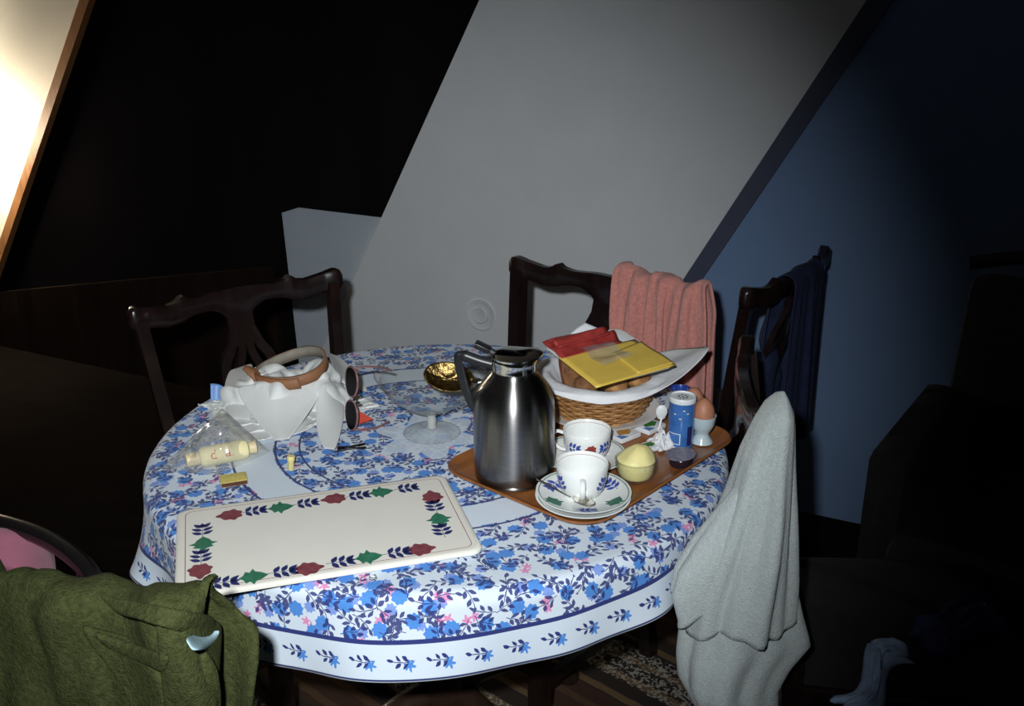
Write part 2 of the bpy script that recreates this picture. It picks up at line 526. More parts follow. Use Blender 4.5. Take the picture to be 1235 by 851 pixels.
slab('wall_back', [(UL, 0), (UR, 0), (UR, ZT), (UL, ZT)], -0.10, 0.0, M['plaster_patch'])
# grey sloping breast in the middle
L0, L1 = pw(578, 0, .03), pw(460, 262, .03)
B0, B1 = pw(1045, 0, .03), pw(835, 320, .03)
slab('wall_breast', [atz(L0, L1, 0), atz(B0, B1, 0), atz(B0, B1, ZT), atz(L0, L1, ZT)], 0.0, 0.03, M['plaster_grey'])
# sloping beam and the blue wall beyond it
D0, D1 = pw(1076, 0, .03), pw(858, 320, .03)
slab('trim_1', [atz(B0, B1, 0), atz(D0, D1, 0), atz(D0, D1, ZT), atz(B0, B1, ZT)], 0.0, 0.03, M['navy_beam'])
slab('wall_right', [atz(D0, D1, 0), (UR, 0), (UR, ZT), atz(D0, D1, ZT)], 0.0, 0.012, M['plaster_blue'])
# dark sloping panel on the left
W0, W1 = pw(115, 0, .03), pw(5, 320, .03)
V0, V1 = pw(103, 0, .03), pw(-4, 320, .03)
q = [pw(460, 262, .028), pw(360, 250, .028), pw(334, 258, .028), pw(352, 412, .028)]
q4 = atz(q[2], q[3], 0.0)
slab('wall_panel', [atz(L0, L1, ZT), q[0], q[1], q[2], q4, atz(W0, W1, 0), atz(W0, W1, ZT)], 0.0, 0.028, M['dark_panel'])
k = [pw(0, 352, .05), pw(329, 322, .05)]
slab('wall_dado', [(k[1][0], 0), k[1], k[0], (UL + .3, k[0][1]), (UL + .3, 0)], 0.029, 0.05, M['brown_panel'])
slab('trim_2', [atz(V0, V1, k[0][1]), atz(W0, W1, k[0][1]), atz(W0, W1, ZT), atz(V0, V1, ZT)], 0.0, 0.06, M['orange_wood'])
slab('wall_left', [(UL, k[0][1]), atz(V0, V1, k[0][1]), atz(V0, V1, ZT), (UL, ZT)], 0.0, 0.01, M['plaster_white'])
# floor, ceiling, side
fb = MB(); fb.box((-0.6, 2.0, -0.05), (4.4, 4.2, 0.05)); tag(fb.build('floor', M['floor_dark'], smooth=False), kind='structure')
cb = MB(); cb.box((-0.6, 2.0, ZT + .05), (4.4, 4.2, 0.05)); tag(cb.build('ceiling', M['ceiling_paint'], smooth=False), kind='structure')
e = wpt(UR, 0)
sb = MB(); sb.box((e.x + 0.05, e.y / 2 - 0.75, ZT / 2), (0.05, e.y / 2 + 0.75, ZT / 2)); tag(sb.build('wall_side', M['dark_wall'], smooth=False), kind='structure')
rg = MB(); rg.box((0, 0, 0.002), (1.0, 0.62, 0.002), bev=0.001)
ro = rg.build('rug', M['rug_weave'], loc=(-0.1, 1.75, 0)); ro.rotation_euler.z = R(-8)
tag(ro, 'dark brown striped rug with speckled bands under the round table', 'rug')

# round cap set in the wall
u, z = pw(580, 379, .03)
t = empty('vent_cover', wpt(u, z, 0.03)); t.rotation_euler = (0, 0, -YAW)
def face(prof):  # lathe whose axis points out of the wall (-Y local)
    b = MB(); b.lathe(prof, 40); b.v = [(x, -zz, y) for x, y, zz in b.v]; return b
face([(0.0, 0.0), (0.056, 0.0), (0.058, 0.003), (0.055, 0.006), (0.050, 0.006), (0.046, 0.003), (0, 0.003)]).build('ring', M['plaster_grey'], t)
face([(0.0, 0.003), (0.031, 0.003), (0.031, 0.010), (0.027, 0.014), (0.022, 0.012), (0.0, 0.011)]).build('cap', M['plaster_grey'], t)
tag(t, 'round grey plastic cap set in the grey wall beside the chair post', 'vent')

# lamp against the white plaster, just past the frame's edge
u, z = pw(-45, 190, .12)
t = empty('wall_lamp', wpt(u, z, 0.011)); t.rotation_euler = (0, 0, -YAW)
b = MB(); b.box((0, -.009, -0.06), (.03, .008, .06), bev=.004); b.build('back_plate', M['lamp_brass'], t)
b = MB(); b.tube(spline([(0, -.015, -.06), (0, -.06, -.075), (0, -.11, -.06), (0, -.12, -.03)]), .006); b.build('arm', M['lamp_brass'], t)
b = MB(); b.lathe([(0, -.03), (.016, -.03), (.018, .0), (.0, .0)], 20, (0, -.12, 0)); b.build('socket', M['lamp_brass'], t)
b = MB(); b.lathe([(0, .0), (.014, .0), (.03, .03), (.034, .05), (.026, .072), (0, .082)], 20, (0, -.12, 0)); b.build('bulb', M['bulb_glow'], t)
tag(t, 'small brass wall lamp with a glowing bare bulb on white plaster', 'lamp')
ll = bpy.data.lights.new('bulb_light', 'POINT'); ll.energy = 420; ll.color = (1.0, 0.87, 0.66); ll.shadow_soft_size = 0.035
lo = bpy.data.objects.new('bulb_light', ll); lo.location = (0, -.12, .05); lo.parent = t; COL.objects.link(lo)

# ------------------------------------------------------------------ cloth by position based dynamics
def pbd(P, du, dv, caps=(), planes=(), spheres=(), steps=160, it=10, damp=0.985, fric=0.5, bend=0.35, pins=None, thick=0.004, dt=0.016, g=9.8, discs=()):
    """P: (nu, nv, 3) array, rest spacings du, dv (scalars). Settles the sheet and returns it."""
    P = P.copy(); Vv = np.zeros_like(P); dd = math.hypot(du, dv)
    A = [(np.array(a, float), np.array(b, float), r + thick) for a, b, r in caps]
    def con(a, b, L, k=1.0, only_short=False):
        d = b - a; l = np.linalg.norm(d, axis=-1, keepdims=True) + 1e-9
        c = (l - L) / l
        if only_short: c = np.minimum(c, 0)
        s = d * c * 0.5 * k
        a += s; b -= s
    for st in range(steps):
        Vv[..., 2] -= g * dt
        Vv *= damp
        Q = P + Vv * dt
        if pins is not None: Q[pins] = P[pins]
        for k in range(it):
            for o in (0, 1):
                n = (Q.shape[0] - o) // 2 * 2
                con(Q[o:o + n:2], Q[o + 1:o + n:2], du)
                n = (Q.shape[1] - o) // 2 * 2
                con(Q[:, o:o + n:2], Q[:, o + 1:o + n:2], dv)
            for o in (0, 1):
                n = (Q.shape[0] - o) // 2 * 2
                con(Q[o:o + n:2, :-1], Q[o + 1:o + n:2, 1:], dd, 0.5)
                con(Q[o:o + n:2, 1:], Q[o + 1:o + n:2, :-1], dd, 0.5)
            if k % 3 == 0:
                for o in range(4):
                    a = Q[o::4]; b = Q[o + 2::4]; n = min(len(a), len(b)); con(a[:n], b[:n], 2 * du, bend, True)
                    a = Q[:, o::4]; b = Q[:, o + 2::4]; n = min(a.shape[1], b.shape[1]); con(a[:, :n], b[:, :n], 2 * dv, bend, True)
            if k % 2 == 1:
                for a, b, r in A:
                    ab = b - a; tt = np.clip(((Q - a) @ ab) / (ab @ ab + 1e-12), 0, 1)
                    d = Q - (a + tt[..., None] * ab); l = np.linalg.norm(d, axis=-1)
                    h = l < r
                    if h.any():
                        Q[h] += d[h] / (l[h][:, None] + 1e-9) * (r - l[h])[:, None]
                        Q[h] += (P[h] - Q[h]) * fric * 0.5
                for c, r in spheres:
                    d = Q - np.array(c); l = np.linalg.norm(d, axis=-1); h = l < r + thick
                    if h.any():
                        Q[h] += d[h] / (l[h][:, None] + 1e-9) * (r + thick - l[h])[:, None]
                        Q[h] += (P[h] - Q[h]) * fric * 0.5
                for zz in planes:
                    h = Q[..., 2] < zz + thick
                    if h.any():
                        Q[..., 2][h] = zz + thick
                        Q[..., :2][h] += (P[..., :2][h] - Q[..., :2][h]) * fric * 0.5
                for (cx, cy, rr, z0, z1) in discs:
                    h = (np.hypot(Q[..., 0] - cx, Q[..., 1] - cy) < rr) & (Q[..., 2] < z1) & (Q[..., 2] > z0)
                    if h.any(): 
                        dx = Q[..., 0] - cx; dy = Q[..., 1] - cy; l = np.hypot(dx, dy) + 1e-9
                        Q[..., 0][h] = cx + (dx / l * rr)[h]; Q[..., 1][h] = cy + (dy / l * rr)[h]
            if pins is not None: Q[pins] = P[pins]
        Vv = (Q - P) / dt
        sp = np.linalg.norm(Vv, axis=-1, keepdims=True); Vv *= np.minimum(1.0, 1.5 / (sp + 1e-9))
        P = Q
    return P
def sheet(name, P, m, parent=None, t=0.005, sub=1, smooth_it=1):
    for _ in range(smooth_it):
        P2 = P.copy()
        P2[1:-1, 1:-1] = 0.4 * P[1:-1, 1:-1] + 0.15 * (P[2:, 1:-1] + P[:-2, 1:-1] + P[1:-1, 2:] + P[1:-1, :-2]); P = P2
    nu, nv = P.shape[:2]
    b = MB(); b.v = [tuple(p) for p in P.reshape(-1, 3)]
    b.f = [(i * nv + j, (i + 1) * nv + j, (i + 1) * nv + j + 1, i * nv + j + 1) for i in range(nu - 1) for j in range(nv - 1)]
    o = b.build(name, m, parent, angle=None, fix=False)
    solid(o, t, sub); return o
def crumple(P, amp, sc, stretch=(1, 1, 1), seed=0.0, floor=None, lo=-9.0):
    """push a grid sheet along its normals by ridged noise"""
    gu = np.gradient(P, axis=0); gv = np.gradient(P, axis=1); nn = np.cross(gu, gv); nn /= np.linalg.norm(nn, axis=-1, keepdims=True) + 1e-9
    if nn[P[..., 2] > np.quantile(P[..., 2], .9)][:, 2].mean() < 0: nn = -nn
    Q = P.copy(); S = Vector(stretch)
    for i in range(P.shape[0]):
        for j in range(P.shape[1]):
            p = Vector(P[i, j]) * S * sc + Vector((seed, seed * .7, 0))
            d = noise.voronoi(p + Vector((.35, .35, .35)) * noise.noise(p * 1.3))[0][0] - .45 + .3 * (0.4 - abs(noise.noise(p * 1.9)) * 2.0)
            d = max(d, lo)
            k = 1.0 if floor is None else min(1.0, max(0.0, (P[i, j, 2] - floor) / .035))
            Q[i, j] = P[i, j] + nn[i, j] * d * amp * k
    return Q
def drape_init(rail, nu, nv, lx, ly, front, split, pleat_n, pleat_a, r=0.02, shift=0.0, seed=1):
    """sheet folded over a rail. rail(s) -> point, s in 0..1; lx the width actually covered along the rail,
    front: unit vector to the front side; split: share of the length in front."""
    rnd = random.Random(seed); ph = [rnd.uniform(0, 6.28) for _ in range(6)]
    P = np.zeros((nu, nv, 3))
    for i in range(nu):
        s = i / (nu - 1); c = rail(s)
        for j in range(nv):
            a = j / (nv - 1) * ly - split * ly          # <0 in front, >0 behind
            arc = math.pi * r
            if abs(a) < arc / 2:
                th = a / r; p = c + front * (-math.sin(th) * r) + Vector((0, 0, math.cos(th) * r)); dn = 0
            else:
                dn = abs(a) - arc / 2; sg = -1 if a < 0 else 1
                p = c + front * (-sg * (r + 0.12 * min(dn, .12))) + Vector((0, 0, -dn))
            w = pleat_a * min(1.0, 0.3 + dn / 0.15)
            p = p + front * (w * (math.sin(s * pleat_n * 6.283 + ph[0] + dn * 3) + 0.5 * math.sin(s * pleat_n * 11.7 + ph[1] + (1 if a > 0 else 0) * 2))) * (1 if a < 0 else -1)
            P[i, j] = (p.x, p.y, p.z)
    return P

from mathutils.bvhtree import BVHTree
def L_(a_, b_, n): return [(a_[0] + (b_[0] - a_[0]) * k / (n - 1), a_[1] + (b_[1] - a_[1]) * k / (n - 1)) for k in range(n)]
def surface_flap(P, t, name, rows, m, th, lift, wav, ground=None):
    """a fold of cloth lying on sheet P: rows of sight lines are dropped on the sheet (or the table) and raised a little"""
    nu_, nv_ = P.shape[:2]; org = Vector(t.location)
    bv = BVHTree.FromPolygons([Vector(q_) for q_ in P.reshape(-1, 3)], [(i * nv_ + j, (i + 1) * nv_ + j, (i + 1) * nv_ + j + 1, i * nv_ + j + 1) for i in range(nu_ - 1) for j in range(nv_ - 1)])
    last = [1.05]
    def hit(px, py, up):
        d = ray(px, py).normalized(); h = bv.ray_cast(O, d)
        if h[0] is not None: last[0] = h[3]
        elif ground is not None: last[0] = (ground - CAMZ) / d.z
        return O + d * (last[0] - up)
    G = np.array([[tuple(hit(x, y, lift + wav * math.sin(i * 1.9 + j))) for j, (x, y) in enumerate(r_)] for i, r_ in enumerate(rows)])
    for _ in range(2):
        G[:, 1:-1] = .5 * G[:, 1:-1] + .25 * (G[:, 2:] + G[:, :-2])
        if len(rows) > 2: G[1:-1] = .5 * G[1:-1] + .25 * (G[2:] + G[:-2])
    b = MB(); n = G.shape[1]
    b.v = [tuple(Vector(p) - org) for p in G.reshape(-1, 3)]; b.f = [(i * n + j, (i + 1) * n + j, (i + 1) * n + j + 1, i * n + j + 1) for i in range(len(rows) - 1) for j in range(n - 1)]
    c = b.build(name, m, t, angle=None, fix=False); solid(c, th, 2); return c

# ------------------------------------------------------------------ table and cloth
TC = Vector((-0.135, 1.722)); TR = 0.533
t = empty('dining_table', (TC.x, TC.y, 0))
b = MB(); b.lathe([(0, .722), (TR - .012, .722), (TR - .004, .728), (TR - .004, .746), (TR - .012, .752), (0, .752)], 64); b.build('table_top', M['table_wood'], t)
b = MB(); b.lathe([(0, .12), (.06, .12), (.07, .2), (.045, .3), (.06, .45), (.05, .6), (.09, .70), (.11, .7215), (0, .7215)], 24); b.build('pedestal', M['table_wood'], t)
for kx in range(4):
    a = R(40 + 90 * kx); d = Vector((math.cos(a), math.sin(a), 0))
    b = MB(); b.tube(spline([d * .04 + Vector((0, 0, .19)), d * .16 + Vector((0, 0, .17)), d * .28 + Vector((0, 0, .08)), d * .36 + Vector((0, 0, .025))]), [.03] * 8 + [.026] * 8 + [.022] * 9, 10)
    b.build('foot', M['table_wood'], t)
tag(t, 'round dark wooden pedestal table hidden under the floral cloth', 'table')

def cloth():
    RC = 0.660; cc = Vector((-0.024, 0.0))       # cloth middle relative to the table's
    nr, na = 92, 320
    V = []; UVs = []
    rnd = random.Random(4)
    for i in range(nr):
        for k in range(na):
            th = 2 * math.pi * k / na
            # flat radius from the cloth middle
            fr = RC * (i / (nr - 1)) ** 0.85
            u, v = fr * math.cos(th), fr * math.sin(th)
            x, y = u + cc.x, v + cc.y
            r = math.hypot(x, y); a = math.atan2(y, x)
            rb = 0.022                           # edge rounding
            flat = TR - rb + 0.004
            if r <= flat: pr, zz = r, 0.0
            else:
                s = r - flat; arc = rb * math.pi / 2
                if s < arc: q = s / rb; pr = flat + rb * math.sin(q); zz = -rb * (1 - math.cos(q)); dn = 0
                else: dn = s - arc; pr = flat + rb; zz = -rb - dn
                if s >= arc:
                    f = (0.5 + 0.5 * math.sin(a * 11 + 1.2 * math.sin(a * 3 + 1))) * 0.8 + 0.35 * math.sin(a * 19 + 2) * math.sin(a * 2)
                    amp = min(dn / 0.16, 1.0) ** 1.3
                    near = max(math.exp(-((a - 0.95) / .45) ** 2), math.exp(-((a + 0.15) / .5) ** 2), math.exp(-((a - 2.5) / .4) ** 2))
                    pr += amp * (0.008 + 0.042 * f) * (1 - .8 * near)
                    zz += 0.17 * dn * amp * f
            zz += 0.0008 * noise.noise(Vector((x * 9, y * 9, 0)))
            V.append((pr * math.cos(a), pr * math.sin(a), TZ + zz)); UVs.append((u, v))
    F = [(i * na + k, i * na + (k + 1) % na, (i + 1) * na + (k + 1) % na, (i + 1) * na + k) for i in range(nr - 1) for k in range(na)]
    b = MB(); b.v = V; b.f = [f[::-1] for f in F if f[0] >= na] + [tuple(range(na, 2 * na))]
    # (the inmost ring is one point; the second ring closes the middle)
    o = b.build('tablecloth', M['floral_cotton'], angle=None, loc=(TC.x, TC.y, 0), fix=False)
    me = o.data
    uvl = me.uv_layers.new(name='flat')
    li = np.zeros(len(me.loops), np.int32); me.loops.foreach_get('vertex_index', li)
    uvl.data.foreach_set('uv', np.array(UVs, np.float32)[li].ravel())
    solid(o, 0.0016, 0, -1.0)
    tag(o, 'white cotton tablecloth printed with blue and pink flowers on round table', 'tablecloth')
cloth()
TOP = TZ + 0.0006

# ------------------------------------------------------------------ chairs
ZE = 0.925
RAILPTS = [(-1.0, .0, -.048), (-.96, .004, -.050), (-.9, .000, -.050), (-.8, -.006, -.052), (-.66, -.013, -.060), (-.58, -.010, -.058), (-.51, .004, -.056),
           (-.46, -.006, -.050), (-.36, -.010, -.046), (-.26, -.008, -.046), (-.16, -.005, -.058), (-.08, -.004, -.085), (0, -.004, -.10)]
HW = 0.255
def rail_y(t): return 0.255 + 0.032 * (1 - t * t)
def make_chair(seat_mat, name='dining_chair'):
    ch = empty(name)
    W = M['chair_wood']
    pts = RAILPTS + [(-a, b_, c) for a, b_, c in RAILPTS[-2::-1]]
    # resample smoothly
    T = np.linspace(-1, 1, 65)
    tx = [p[0] for p in pts]
    up = np.interp(T, tx, [p[1] for p in pts]); lo = np.interp(T, tx, [p[2] for p in pts])
    b = MB(); V = []; n = len(T); th = 0.012
    for i, t_ in enumerate(T):
        e = max(0.0, (abs(t_) - .93) / .07)
        sq = math.sqrt(max(0.02, 1 - e * e))
        mid = (up[i] + lo[i]) / 2; hh = (up[i] - lo[i]) / 2 * (0.55 + .45 * sq); tk = th * (0.5 + .5 * sq) * (1.25 if abs(t_) > .85 else 1)
        y = rail_y(t_)
        for (a, c) in ((-1, -.75), (-.7, -1), (.7, -1), (1, -.75), (1, .75), (.7, 1), (-.7, 1), (-1, .75)):
            V.append((HW * t_, y + a * tk, ZE + mid + c * hh))
    F = [(i * 8 + k, i * 8 + (k + 1) % 8, (i + 1) * 8 + (k + 1) % 8, (i + 1) * 8 + k) for i in range(n - 1) for k in range(8)]
    F += [tuple(range(8)), tuple((n - 1) * 8 + k for k in range(8))]
    b.add(V, F); b.build('top_rail', W, ch, angle=50)
    for s in (-1, 1):
        b = MB()
        P = spline([(s * .195, .215, 0.0), (s * .190, .19, .25), (s * .192, .20, .45), (s * .212, .222, .65), (s * .232, .257, ZE - .03)], 5)
        b.tube(P, .0175, 4, flat=1.25, up=Vector((1, 1, 0)))
        b.build('back_post', W, ch, angle=50)
    # pierced splat
    b = MB()
    def sy(z): return np.interp(z, [.45, .65, ZE - .05], [.200, .230, .287])
    def strip(P2, w):
        Pn = spline([(x, 0, z) for x, z in P2], 6)
        V = []; n = len(Pn)
        for i, p in enumerate(Pn):
            tt = (Pn[min(i + 1, n - 1)] - Pn[max(i - 1, 0)]).normalized(); nx, nz = tt.z, -tt.x
            y = float(sy(p.z))
            for sx, dy in ((-1, -.007), (1, -.007), (1, .007), (-1, .007)):
                V.append((p.x + nx * sx * w / 2, y + dy, p.z + nz * sx * w / 2))
        F = [(i * 4 + k, i * 4 + (k + 1) % 4, (i + 1) * 4 + (k + 1) % 4, (i + 1) * 4 + k) for i in range(n - 1) for k in range(4)] + [(0, 1, 2, 3), tuple((n - 1) * 4 + k for k in range(4))]
        b.add(V, F)
    z0 = ZE
    strip([(0, z0 - .03), (0, z0 - .10), (0, z0 - .135)], .062)
    for s in (-1, 1):
        strip([(s * .020, z0 - .10), (s * .036, z0 - .14), (s * .056, z0 - .175), (s * .060, z0 - .24), (s * .05, z0 - .34), (s * .036, .47)], .022)
        strip([(s * .008, z0 - .12), (s * .014, z0 - .16), (s * .036, z0 - .22), (s * .030, z0 - .29), (s * .008, z0 - .35), (s * .02, .47)], .018)
    b.build('splat', W, ch, angle=40)
    b = MB(); b.box((0, .19, .462), (.19, .014, .035), bev=.004); b.build('rear_rail', W, ch)
    # seat frame, cushion, legs
    b = MB()
    b.box((0, -.225, .43), (.215, .013, .032), bev=.004)
    for s in (-1, 1):
        b.box((s * .205, -.02, .43), (.013, .205, .032), Matrix.Rotation(s * R(4), 3, 'Z'), bev=.004)
    b.build('seat_frame', W, ch)
    b = MB()
    def cu(u, v):
        x = (u - .5) * 2; y = (v - .5) * 2; w = .205 + .012 * (-y)
        d = max(abs(x), abs(y)); e = (1 - abs(x) ** 6) * (1 - abs(y) ** 6)
        return Vector((x * w, y * .20 - .025, .464 + .036 * max(e, 0) ** .5))
    b.grid(cu, 17, 17); b.build('seat', seat_mat, ch, angle=None)
    for s in (-1, 1):
        b = MB(); b.tube([(s * .205, -.215, .0), (s * .205, -.215, .30), (s * .205, -.215, .46)], [.022, .026, .028], 4, up=Vector((1, 1, 0)))
        b.build('front_leg', W, ch, angle=50)
    b = MB()
    for s in (-1, 1): b.box((s * .20, 0, .16), (.008, .20, .014))
    b.box((0, -.02, .16), (.20, .008, .014)); b.build('stretcher', W, ch, smooth=False)
    return ch
def place_chair(ch, e_left, e_right):
    """ears (as seen from the back of the chair's sitter side) at two floor-plan points"""
    a = Vector(e_left[:2]); c = Vector(e_right[:2])
    d = (c - a).normalized(); rz = math.atan2(d.y, d.x)
    mid = (a + c) / 2; back = Vector((-d.y, d.x))
    p = mid - back * 0.258
    ch.location = (p.x, p.y, 0); ch.rotation_euler.z = rz
    return ch
def rail_pt(ch, t):
    mw = Matrix.Translation(ch.location) @ Matrix.Rotation(ch.rotation_euler.z, 4, 'Z') @ Matrix.Diagonal((ch.scale.x, 1, 1, 1))
    u = float(np.interp(t, [p[0] for p in RAILPTS] + [1], [p[1] for p in RAILPTS] + [0])) if t < 0 else float(np.interp(-t, [p[0] for p in RAILPTS], [p[1] for p in RAILPTS]))
    return mw @ Vector((HW * t, rail_y(t), ZE + u))
def chair_front(ch): return Matrix.Rotation(ch.rotation_euler.z, 3, 'Z') @ Vector((0, -1, 0))

chA = make_chair(M['dark_fabric'])
place_chair(chA, pz(163, 371, ZE), pz(402, 325, ZE))
tag(chA, 'dark wooden dining chair with pierced splat by the dark panel', 'chair', 'dining chairs round the table')
chB = copy_tree(chA); chB.scale.x = 1.1; place_chair(chB, pz(602, 305, ZE), pz(872, 366, ZE))
tag(chB, 'dark wooden dining chair with the pink towel over its top rail', 'chair', 'dining chairs round the table')
chC = copy_tree(chA); place_chair(chC, (0.398, 1.320), (0.455, 1.820))
tag(chC, 'dark wooden dining chair under the pale terry towel beside tray', 'chair', 'dining chairs round the table')
chD = copy_tree(chA); place_chair(chD, (-0.825, 0.96), (-0.325, 0.875))
tag(chD, 'dark wooden dining chair under the olive jacket', 'chair', 'dining chairs round the table')
chE = copy_tree(chA); place_chair(chE, (0.83, 2.55), (0.51, 2.12))
tag(chE, 'dark wooden dining chair with the navy garment, by the blue wall', 'chair', 'dining chairs round the table')

def chair_caps(ch, n=14, r=.024):
    cp = []
    P = [rail_pt(ch, -1 + 2 * i / n) for i in range(n + 1)]
    for a, c in zip(P, P[1:]): cp.append((a - Vector((0, 0, .024)), c - Vector((0, 0, .024)), r))
    mw = Matrix.Translation(ch.location) @ Matrix.Rotation(ch.rotation_euler.z, 4, 'Z') @ Matrix.Diagonal((ch.scale.x, 1, 1, 1))
    for s in (-1, 1):
        cp.append((mw @ Vector((s * .232, .257, ZE - .03)), mw @ Vector((s * .2, .2, .55)), .022))
        cp.append((mw @ Vector((s * .04, .275, ZE - .08)), mw @ Vector((s * .04, .2, .55)), .03))
    return cp

def rail_pins(nu, nv, split, k):
    m_ = np.zeros((nu, nv), bool); j = int(round(split * (nv - 1))); m_[:, j - k:j + k + 1] = True; return m_
# pink towel on the chair behind the basket
def pink():
    f = chair_front(chB)
    nu, nv = 60, 74; w, l = 0.58, 0.80
    rail = lambda s: rail_pt(chB, 0.13 + 0.91 * s) - Vector((0, 0, .006)) + Vector((0, 0, .008)) * math.sin(s * 14)
    P = drape_init(rail, nu, nv, w, l, f, 0.5, 3.6, 0.030, r=.042, seed=3)
    pn = rail_pins(nu, nv, .5, 2)
    P = pbd(P, w / (nu - 1), l / (nv - 1), chair_caps(chB), (), pins=pn, steps=110, it=8, fric=.9, bend=.5,
            discs=[(TC.x, TC.y, TR + .045, 0.5, TZ)])
    tag(sheet('pink_towel', P, M['pink_terry'], t=.007), 'salmon pink terry towel bunched over a dark chair back', 'towel')
pink()
# pale towel slung over the near end of the right-hand chair's back
def pale():
    Y0 = 1.31; t = empty('bath_towel', (0.42, Y0, 0)); org = Vector(t.location)
    def layer(name, left, right, dep, fold_n, fold_a, seed, yoff=0.0, hood=True, m=M['white_terry']):
        zl = [(pyd(x, y, Y0)) for x, y in left]; zr = [(pyd(x, y, Y0)) for x, y in right]
        nz, na = 44, 72; V = []
        zt = max(zl[0].z, zr[0].z); 
        Zl = [p.z for p in zl][::-1]; Xl = [p.x for p in zl][::-1]; Zr = [p.z for p in zr][::-1]; Xr = [p.x for p in zr][::-1]
        for i in range(nz):
            v = i / (nz - 1)
            for k in range(na):
                a = 2 * math.pi * k / na; ca, sa = math.cos(a), math.sin(a)
                wl = .5 - .5 * ca                        # 1 at the left end, 0 at the right
                zb = Zl[0] * wl + Zr[0] * (1 - wl) + .012 * math.sin(3 * a + seed)
                z = zt + (zb - zt) * v
                x0 = float(np.interp(z, Zl, Xl)); x1 = float(np.interp(z, Zr, Xr))
                c = (x0 + x1) / 2; h = (x1 - x0) / 2
                cap = math.sqrt(min(1, v / .07)) if hood else 1
                d = dep * (.45 + .55 * min(1, v * 1.6)) * cap
                f = 1 + fold_a * min(1, v * 2) * (math.sin(fold_n * a + seed + 2.0 * v) + .5 * math.sin(fold_n * 2.3 * a + 2 * seed))
                xx = c + ca * h * cap * (1 + .5 * (f - 1)); yy = Y0 + yoff + sa * d * f
                V.append(Vector((xx, yy, z)) - org)
        b = MB(); b.v = V
        b.f = [(i * na + k, i * na + (k + 1) % na, (i + 1) * na + (k + 1) % na, (i + 1) * na + k) for i in range(nz - 1) for k in range(na)]
        if hood: b.f.append(tuple(range(na)))
        o = b.build(name, m, t, angle=None); solid(o, .006); return o
    layer('outer_fold', [(938, 474), (914, 510), (897, 548), (880, 602), (858, 655), (842, 700), (832, 748)], [(951, 474), (955, 510), (954, 600), (953, 690), (950, 735)], .075, 5, .16, 1.0)
    layer('inner_fold', [(878, 610), (846, 690), (828, 740), (821, 790), (822, 815), (850, 870), (860, 930)], [(948, 610), (954, 690), (962, 735), (969, 765), (945, 790), (930, 815), (928, 930)], .066, 4, .15, 2.2, hood=False)
    layer('back_fold', [(893, 575), (860, 615), (832, 650), (812, 680), (806, 705), (815, 735)], [(905, 575), (905, 615), (900, 640), (895, 700), (890, 720)], .03, 3, .2, .4, yoff=-.015)
    tag(t, 'pale bluish white terry towel hanging over a chair beside the tray', 'towel')
pale()
# olive jacket over the near chair
def olive():
    f = chair_front(chD)
    nu, nv = 72, 96; w, l = 0.86, 1.05
    rail = lambda s: rail_pt(chD, min(1.0, 1.10 - 2.5 * s)) + Vector((.03, 0, 0)) * max(0, .06 - s) * 12 - Vector((0, 0, .018))
    P = drape_init(rail, nu, nv, w, l, f, 0.58, 3.2, 0.034, r=.046, seed=12)
    rnd = np.random.RandomState(2)
    P += rnd.normal(0, .003, P.shape)
    pn = rail_pins(nu, nv, .58, 2)
    P = pbd(P, w / (nu - 1), l / (nv - 1), chair_caps(chD), (0.01,), pins=pn, steps=110, it=9, fric=.95, bend=.25)
    P = crumple(P, .075, 8, (1, 1, .42), 3.0, None, -.08); P = crumple(P, .030, 17, (1, 1, .5), 8.0, None, -.05)
    t = empty('olive_jacket', (rail_pt(chD, 0).x, rail_pt(chD, 0).y, 0)); org = Vector(t.location)
    o = sheet('body', P - np.array(org), M['olive_knit'], t, t=.007)
    flap = lambda name, rows, m, th, lift, wav=.004: surface_flap(P, t, name, rows, m, th, lift, wav)
    flap('front_panel', [L_((186, 736), (268, 748), 7), L_((188, 760), (268, 775), 7), L_((192, 790), (264, 800), 7), L_((196, 825), (262, 830), 7), L_((200, 870), (260, 875), 7)], M['olive_knit'], .008, .030)
    flap('collar', [L_((118, 716), (258, 742), 9), L_((120, 722), (264, 750), 9), L_((130, 732), (262, 762), 9), L_((150, 742), (250, 772), 9)], M['olive_knit'], .008, .046)
    flap('lining', [L_((222, 768), (268, 758), 5), L_((226, 776), (264, 772), 5), L_((232, 784), (252, 784), 5)], M['lining_blue'], .004, .062, .002)
    flap('sleeve', [L_((96, 752), (150, 765), 7), L_((100, 775), (170, 785), 7), L_((125, 795), (195, 802), 7), L_((150, 812), (205, 818), 7), L_((160, 840), (203, 850), 7), L_((165, 880), (203, 890), 7)], M['olive_knit'], .010, .020, .006)
    flap('cuff', [L_((110, 760), (205, 790), 8), L_((116, 770), (203, 802), 8), L_((128, 778), (200, 812), 8)], M['olive_knit'], .008, .034, .005)
    tag(t, 'olive green jacket with pale blue lining thrown over a chair back', 'jacket')
olive()
# navy garment on the far right chair
def navy():
    f = chair_front(chE)
    nu, nv = 26, 60; w, l = 0.26, 0.85
    rail = lambda s: rail_pt(chE, -0.45 + 0.75 * s) - Vector((0, 0, .022))
    P = drape_init(rail, nu, nv, w, l, f, 0.55, 1.5, 0.012, r=.028, seed=5)
    pn = rail_pins(nu, nv, .55, 2)
    P = pbd(P, w / (nu - 1), l / (nv - 1), chair_caps(chE), (0.01,), pins=pn, steps=60, it=8, fric=.9)
    tag(sheet('navy_shirt', P, M['navy_cloth'], t=.004), 'navy blue garment hanging over the chair by the blue wall', 'shirt')
navy()

